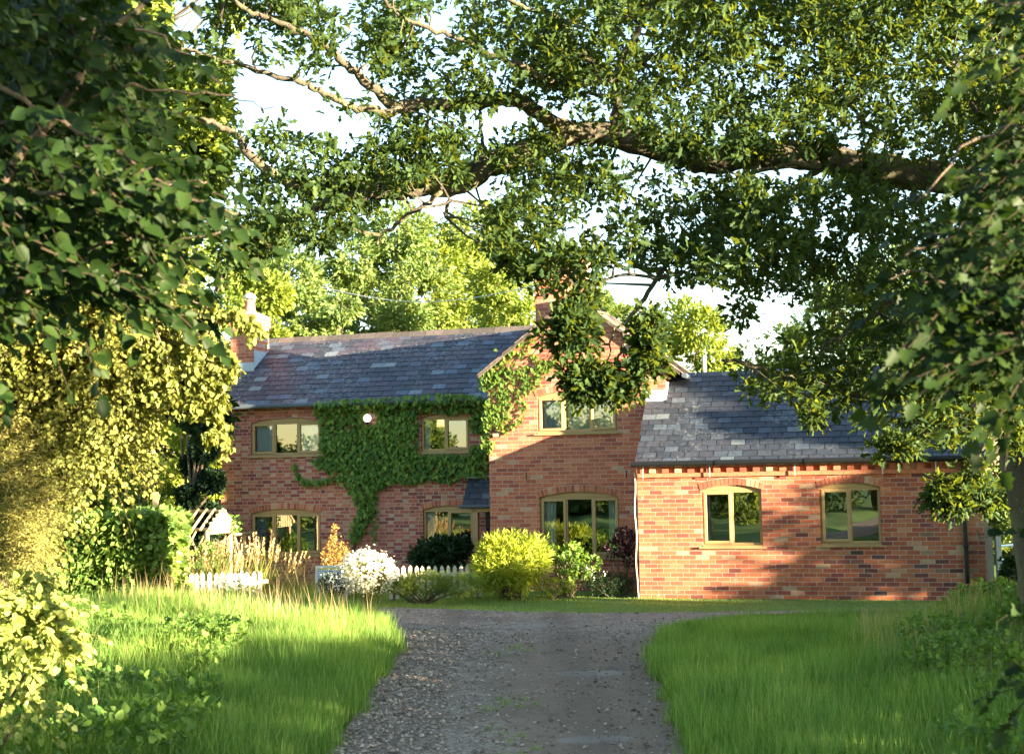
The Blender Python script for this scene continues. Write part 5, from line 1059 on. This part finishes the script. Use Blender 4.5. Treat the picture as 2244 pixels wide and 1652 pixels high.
# ------------------------------------------------------------------ grass and undergrowth
def blades(name, pts, h, wdt, mat, label, lean=1.9, cat='grass', T=T_BLADE, hvar=.5, dz=0):
    n = len(pts); z = gz(pts[:, 0], pts[:, 1]); P = np.stack([pts[:, 0], pts[:, 1], z-.01+dz], 1)
    cl = vnoise(P*[1, 1, 0], 1.8, 61); S = h*(1-hvar+2*hvar*rng.random(n))*(.55+.9*cl)*(1-.5*sm(15.5, 18.5, pts[:, 1])*sm(-1, 1, pts[:, 0]))
    ang = vnoise(P*[1, 1, 0], 1.6, 62)*9+rng.normal(size=n)*1.5
    D = nrm(np.stack([np.cos(ang)*lean*rng.random(n), np.sin(ang)*lean*rng.random(n), np.ones(n)], 1)); Nv = nrm(np.stack([np.cos(ang), np.sin(ang), .2*np.ones(n)], 1))
    o = leafmesh(name, T, P, D, Nv, S, mat, None, wdt*(.7+.6*rng.random(n))); return tag(o, label, cat, kind='stuff')
ys_ = np.linspace(9, 22, 40)
VL = [(xl(y)-.12, y) for y in ys_] + [(-6, 22.2), (-9.5, 21.2), (-9.5, 9)]
VR = [(xr(y)+.12, y) for y in np.linspace(9, 19.95, 40)] + [(9.4, 20.3), (9.4, 9)]
pl = sample_poly(VL, 190000); pl = pl[np.abs(pl[:, 0]/pl[:, 1]) < .47]
pl = pl[(pl[:, 0]-xl(pl[:, 1]) > -1.5-1.9*vnoise(np.c_[pl, 0*pl[:, 0]], .7, 71)) | (pl[:, 1] > 15) | (rng.random(len(pl)) < .22)]
blades('long_grass', pl, .23, .0062, L_GRASS, 'long green grass on the left verge of the drive')
pr = sample_poly(VR, 200000); pr = pr[(vnoise(np.c_[pr, 0*pr[:, 0]], 2.2, 72) > .3) | (rng.random(len(pr)) < .45)]; pr = pr[np.abs(pr[:, 0]/pr[:, 1]) < .47]
blades('long_grass', pr, .22, .0062, L_GRASS, 'long green grass on the right verge of the drive')
# tufts leaning over both edges of the drive
y = rng.uniform(9, 20, 16000); sd = rng.random(16000) < .5; wob = .26*(vnoise(np.stack([y, sd*9., 0*y], 1), 2.6, 64)-.7); e = np.where(sd, xl(y)+wob-.25*rng.random(16000), xr(y)-wob+.25*rng.random(16000))
blades('edge_grass', np.stack([e+rng.normal(size=16000)*.05, y], 1), .19, .008, L_GRASS, 'tufts of grass leaning over the drive edges', .9)
tl = sample_poly([(-3.2, 22.1), (-1.75, 21.42), (-.23, 20.66), (1.19, 20.13), (3.96, 19.83), (5.38, 19.9), (6.9, 20.1), (8.5, 21), (7.9, 21.2), (2.1, 22.6), (2.3, 23.7), (-2.8, 24.3)], 42000)
blades('lawn', tl, .055, .008, L_LAWN, 'mown lawn strip between the drive and the cottage', .5)
gl = sample_poly([(-9.5, 21.2), (-6, 22.1), (-3.2, 22.0), (-2.8, 25.5), (-7, 28), (-9.5, 27)], 22000); blades('garden_grass', gl, .2, .010, L_LIT, 'sunny rough grass in the cottage garden', .5)
st = sample_poly([(-2.3, 19.8), (-1.9, 17.5), (-1.5, 16.5), (-3, 16.5), (-6.5, 19.5), (-6, 21.0), (-3.2, 21.0)], 700); blades('seed_grass', st, .46, .006, L_DRY, 'pale seeding grass stems on the left verge', .5)
st = sample_poly([(4.6, 17.2), (6.6, 18.6), (8, 18.4), (7, 14), (4.2, 11), (3.6, 14)], 3200); blades('seed_grass', st, .30, .006, L_DRY, 'dry straw coloured grass on the right bank', .8)
def undergrowth(name, poly, n, size, hgt, mat, label, T=T_HEART, k=4, thr=.3):
    q = sample_poly(poly, n); z = gz(q[:, 0], q[:, 1]); P = np.stack([q[:, 0], q[:, 1], z], 1); nv = vnoise(P*[1, 1, 0], 1.1, 81); P = P[nv > thr]; nv = nv[nv > thr]
    P[:, 2] += hgt*nv*(rng.random(len(P)))**.7; a, D, Nv, S = rosette(P, np.tile([0, -.15, .5], (len(P), 1)), k, size, 1.2, 1.0)
    return tag(leafmesh(name, T, a, D, Nv, S, mat, None), label, 'undergrowth', kind='stuff')
undergrowth('nettles', [(-9, 9), (-2.3, 9), (-2.5, 11), (-3.0, 13), (-3.2, 15.5), (-5.2, 17.3), (-9, 17)], 7500, .062, .42, L_NETTLE, 'nettles and ground ivy spreading over the left verge')
undergrowth('brambles', [(3.0, 9), (9, 9), (9, 20.0), (7.4, 19.4), (6.0, 17.5), (4.4, 15), (3.6, 12)], 8500, .055, .5, L_NETTLE, 'tangled nettles and brambles on the right bank', T_HEART, 4, .33)
shrub('bramble_bush', 'dark bramble bush in front of the field gate', [B(2245, 1270, 46, 60, 17.5, 420), B(2200, 1310, 50, 24, 17.3, 220), B(2262, 1180, 30, 60, 17.8, 220)], .065, 5, L_DARK, 'bush', T_ROUND, 9, ground_z=.4)
shrub('bank_bush', 'weedy bush on the bank below the downpipe', [B(2140, 1318, 60, 18, 18.3, 240), B(2080, 1335, 36, 10, 18.6, 70)], .06, 5, L_NETTLE, 'bush', T_HEART, 9, ground_z=.4)

# ------------------------------------------------------------------ hedge and trees added for shade, and trees behind the viewer
S2 = np.array([.857, -.515]); P2 = np.array([.515, .857]); TE = math.tan(SUN_EL)
def sunxy(p, s): q = S2*s+P2*p; return q[0], q[1]
def shade_hedgerow():
    n = 15000; p = rng.uniform(-4, 21.2, n); s = 6.6+rng.random(n)*1.5
    top = np.interp(p, [-4, 3.6, 4.6, 5.2, 11.8, 12.4, 15.0, 15.6, 19.9, 20.3, 20.7, 21.2], [3.2, 3.0, 2.2, 1.35, 1.35, 1.14, 1.14, 1.9, 1.8, .9, .8, 1.0])+.25*(vnoise(np.stack([p, 0*p, 0*p], 1), 1.1, 91)-.5)
    x = S2[0]*s+P2[0]*p; y = S2[1]*s+P2[1]*p; z = (top+TE*s)*rng.random(n)**.8
    r = empty('shade_hedge', (9.5, 6, 0), 'unseen hedge right of the lane, its top shaped to cast shade', 'hedge'); P = np.stack([x, y, z], 1)
    a, D, Nv, S = rosette(P, rand3(n), 4, .15, 1.2); leafmesh('foliage', T_SMALL, a, D, Nv, S, L_OAK, r)
    mb = MB()
    for i in range(0, n, 120): mb.tube([(x[i], y[i], -.1), (x[i]+.1, y[i], z[i]*.5), (x[i], y[i], z[i])], [.04, .03, .01], 5, 0, False)
    mb.build('stems', m_bark2, r)
shade_hedgerow()
def sb(p, s, q, rp, rz, n): x, y = sunxy(p, s); return ((x, y, q+TE*s), (rp, rp, rz), n)
x, y = sunxy(2.5, 9.5)  # unseen tree added to keep sun off hazel and maple
tree('lane_shade_tree', (x, y, 0), 3.5, .2, [sb(2.2, 8.5, 6.3, 2.9, 2.4, 2400), sb(.2, 9.5, 6.0, 2.6, 2.2, 1600), sb(4.2, 9.5, 5.6, 1.9, 1.7, 900), sb(1.6, 11, 8.6, 3.2, 2.4, 1500)], .17, 6, L_OAK, 'unseen tree behind the viewer, added to shade the near branches', T=T_LANCE, thr=.18)
x, y = sunxy(24.6, 9)  # unseen tree added, crown shaped to shade the annex
tree('annex_shade_tree', (x, y, 0), 2.0, .2, [sb(23.3, 8, 2.2, 1.75, 2.2, 1800), sb(22.15, 7, 1.2, 1.2, 2.0, 900), sb(23.5, 8.5, 4.3, 1.35, 1.5, 1300), sb(22.75, 8, 3.7, 1.3, .6, 1500), sb(22.6, 9, 2.6, 1.1, 1.2, 900), sb(24.8, 9, 4.5, 2.3, 2.4, 2000), sb(26.5, 10, 3.5, 2.4, 3.0, 1500), sb(22.3, 8, 1.8, .9, 1.1, 500)], .15, 6, L_OAK, 'unseen tree past the annex end, added to shade its wall and roof', T=T_SMALL, thr=.18)
for (x, y, H, W, n, lb) in ((-24, 8, 3.9, 3.0, 1800, 'wide field tree left of the garden out of view'), (-15, -8, 3.6, 3.4, 2200, 'bushy tree across the lane behind the viewer'), (-8.5, -9, 5.2, 3.2, 2600, 'taller tree behind the viewer left of the lane'), (-27, -3, 4.2, 4.0, 1800, 'distant hedge tree behind the viewer'), (-3.0, -16, 6.0, 4.0, 2400, 'large tree closing the lane behind the viewer'), (-19, -16, 6.0, 4.5, 1800, 'far tree behind the viewer over the field'), (-17.5, 6.0, 5.2, 2.4, 1800, 'rounded tree across the field left of the lane'), (-22, -1.5, 5.6, 2.6, 1500, 'tree further back in the left field'), (-34, 12, 4.6, 4.0, 1500, 'distant tree far left of the garden')):
    tree('field_tree', (x, y, -.2), H*.4, .2, blobs_from((x, y, 0), H, W, 8, n, .1), .26, 5, L_FAR, lb, 'tree', 'trees around the viewer', T_OAK2, .3, .9)
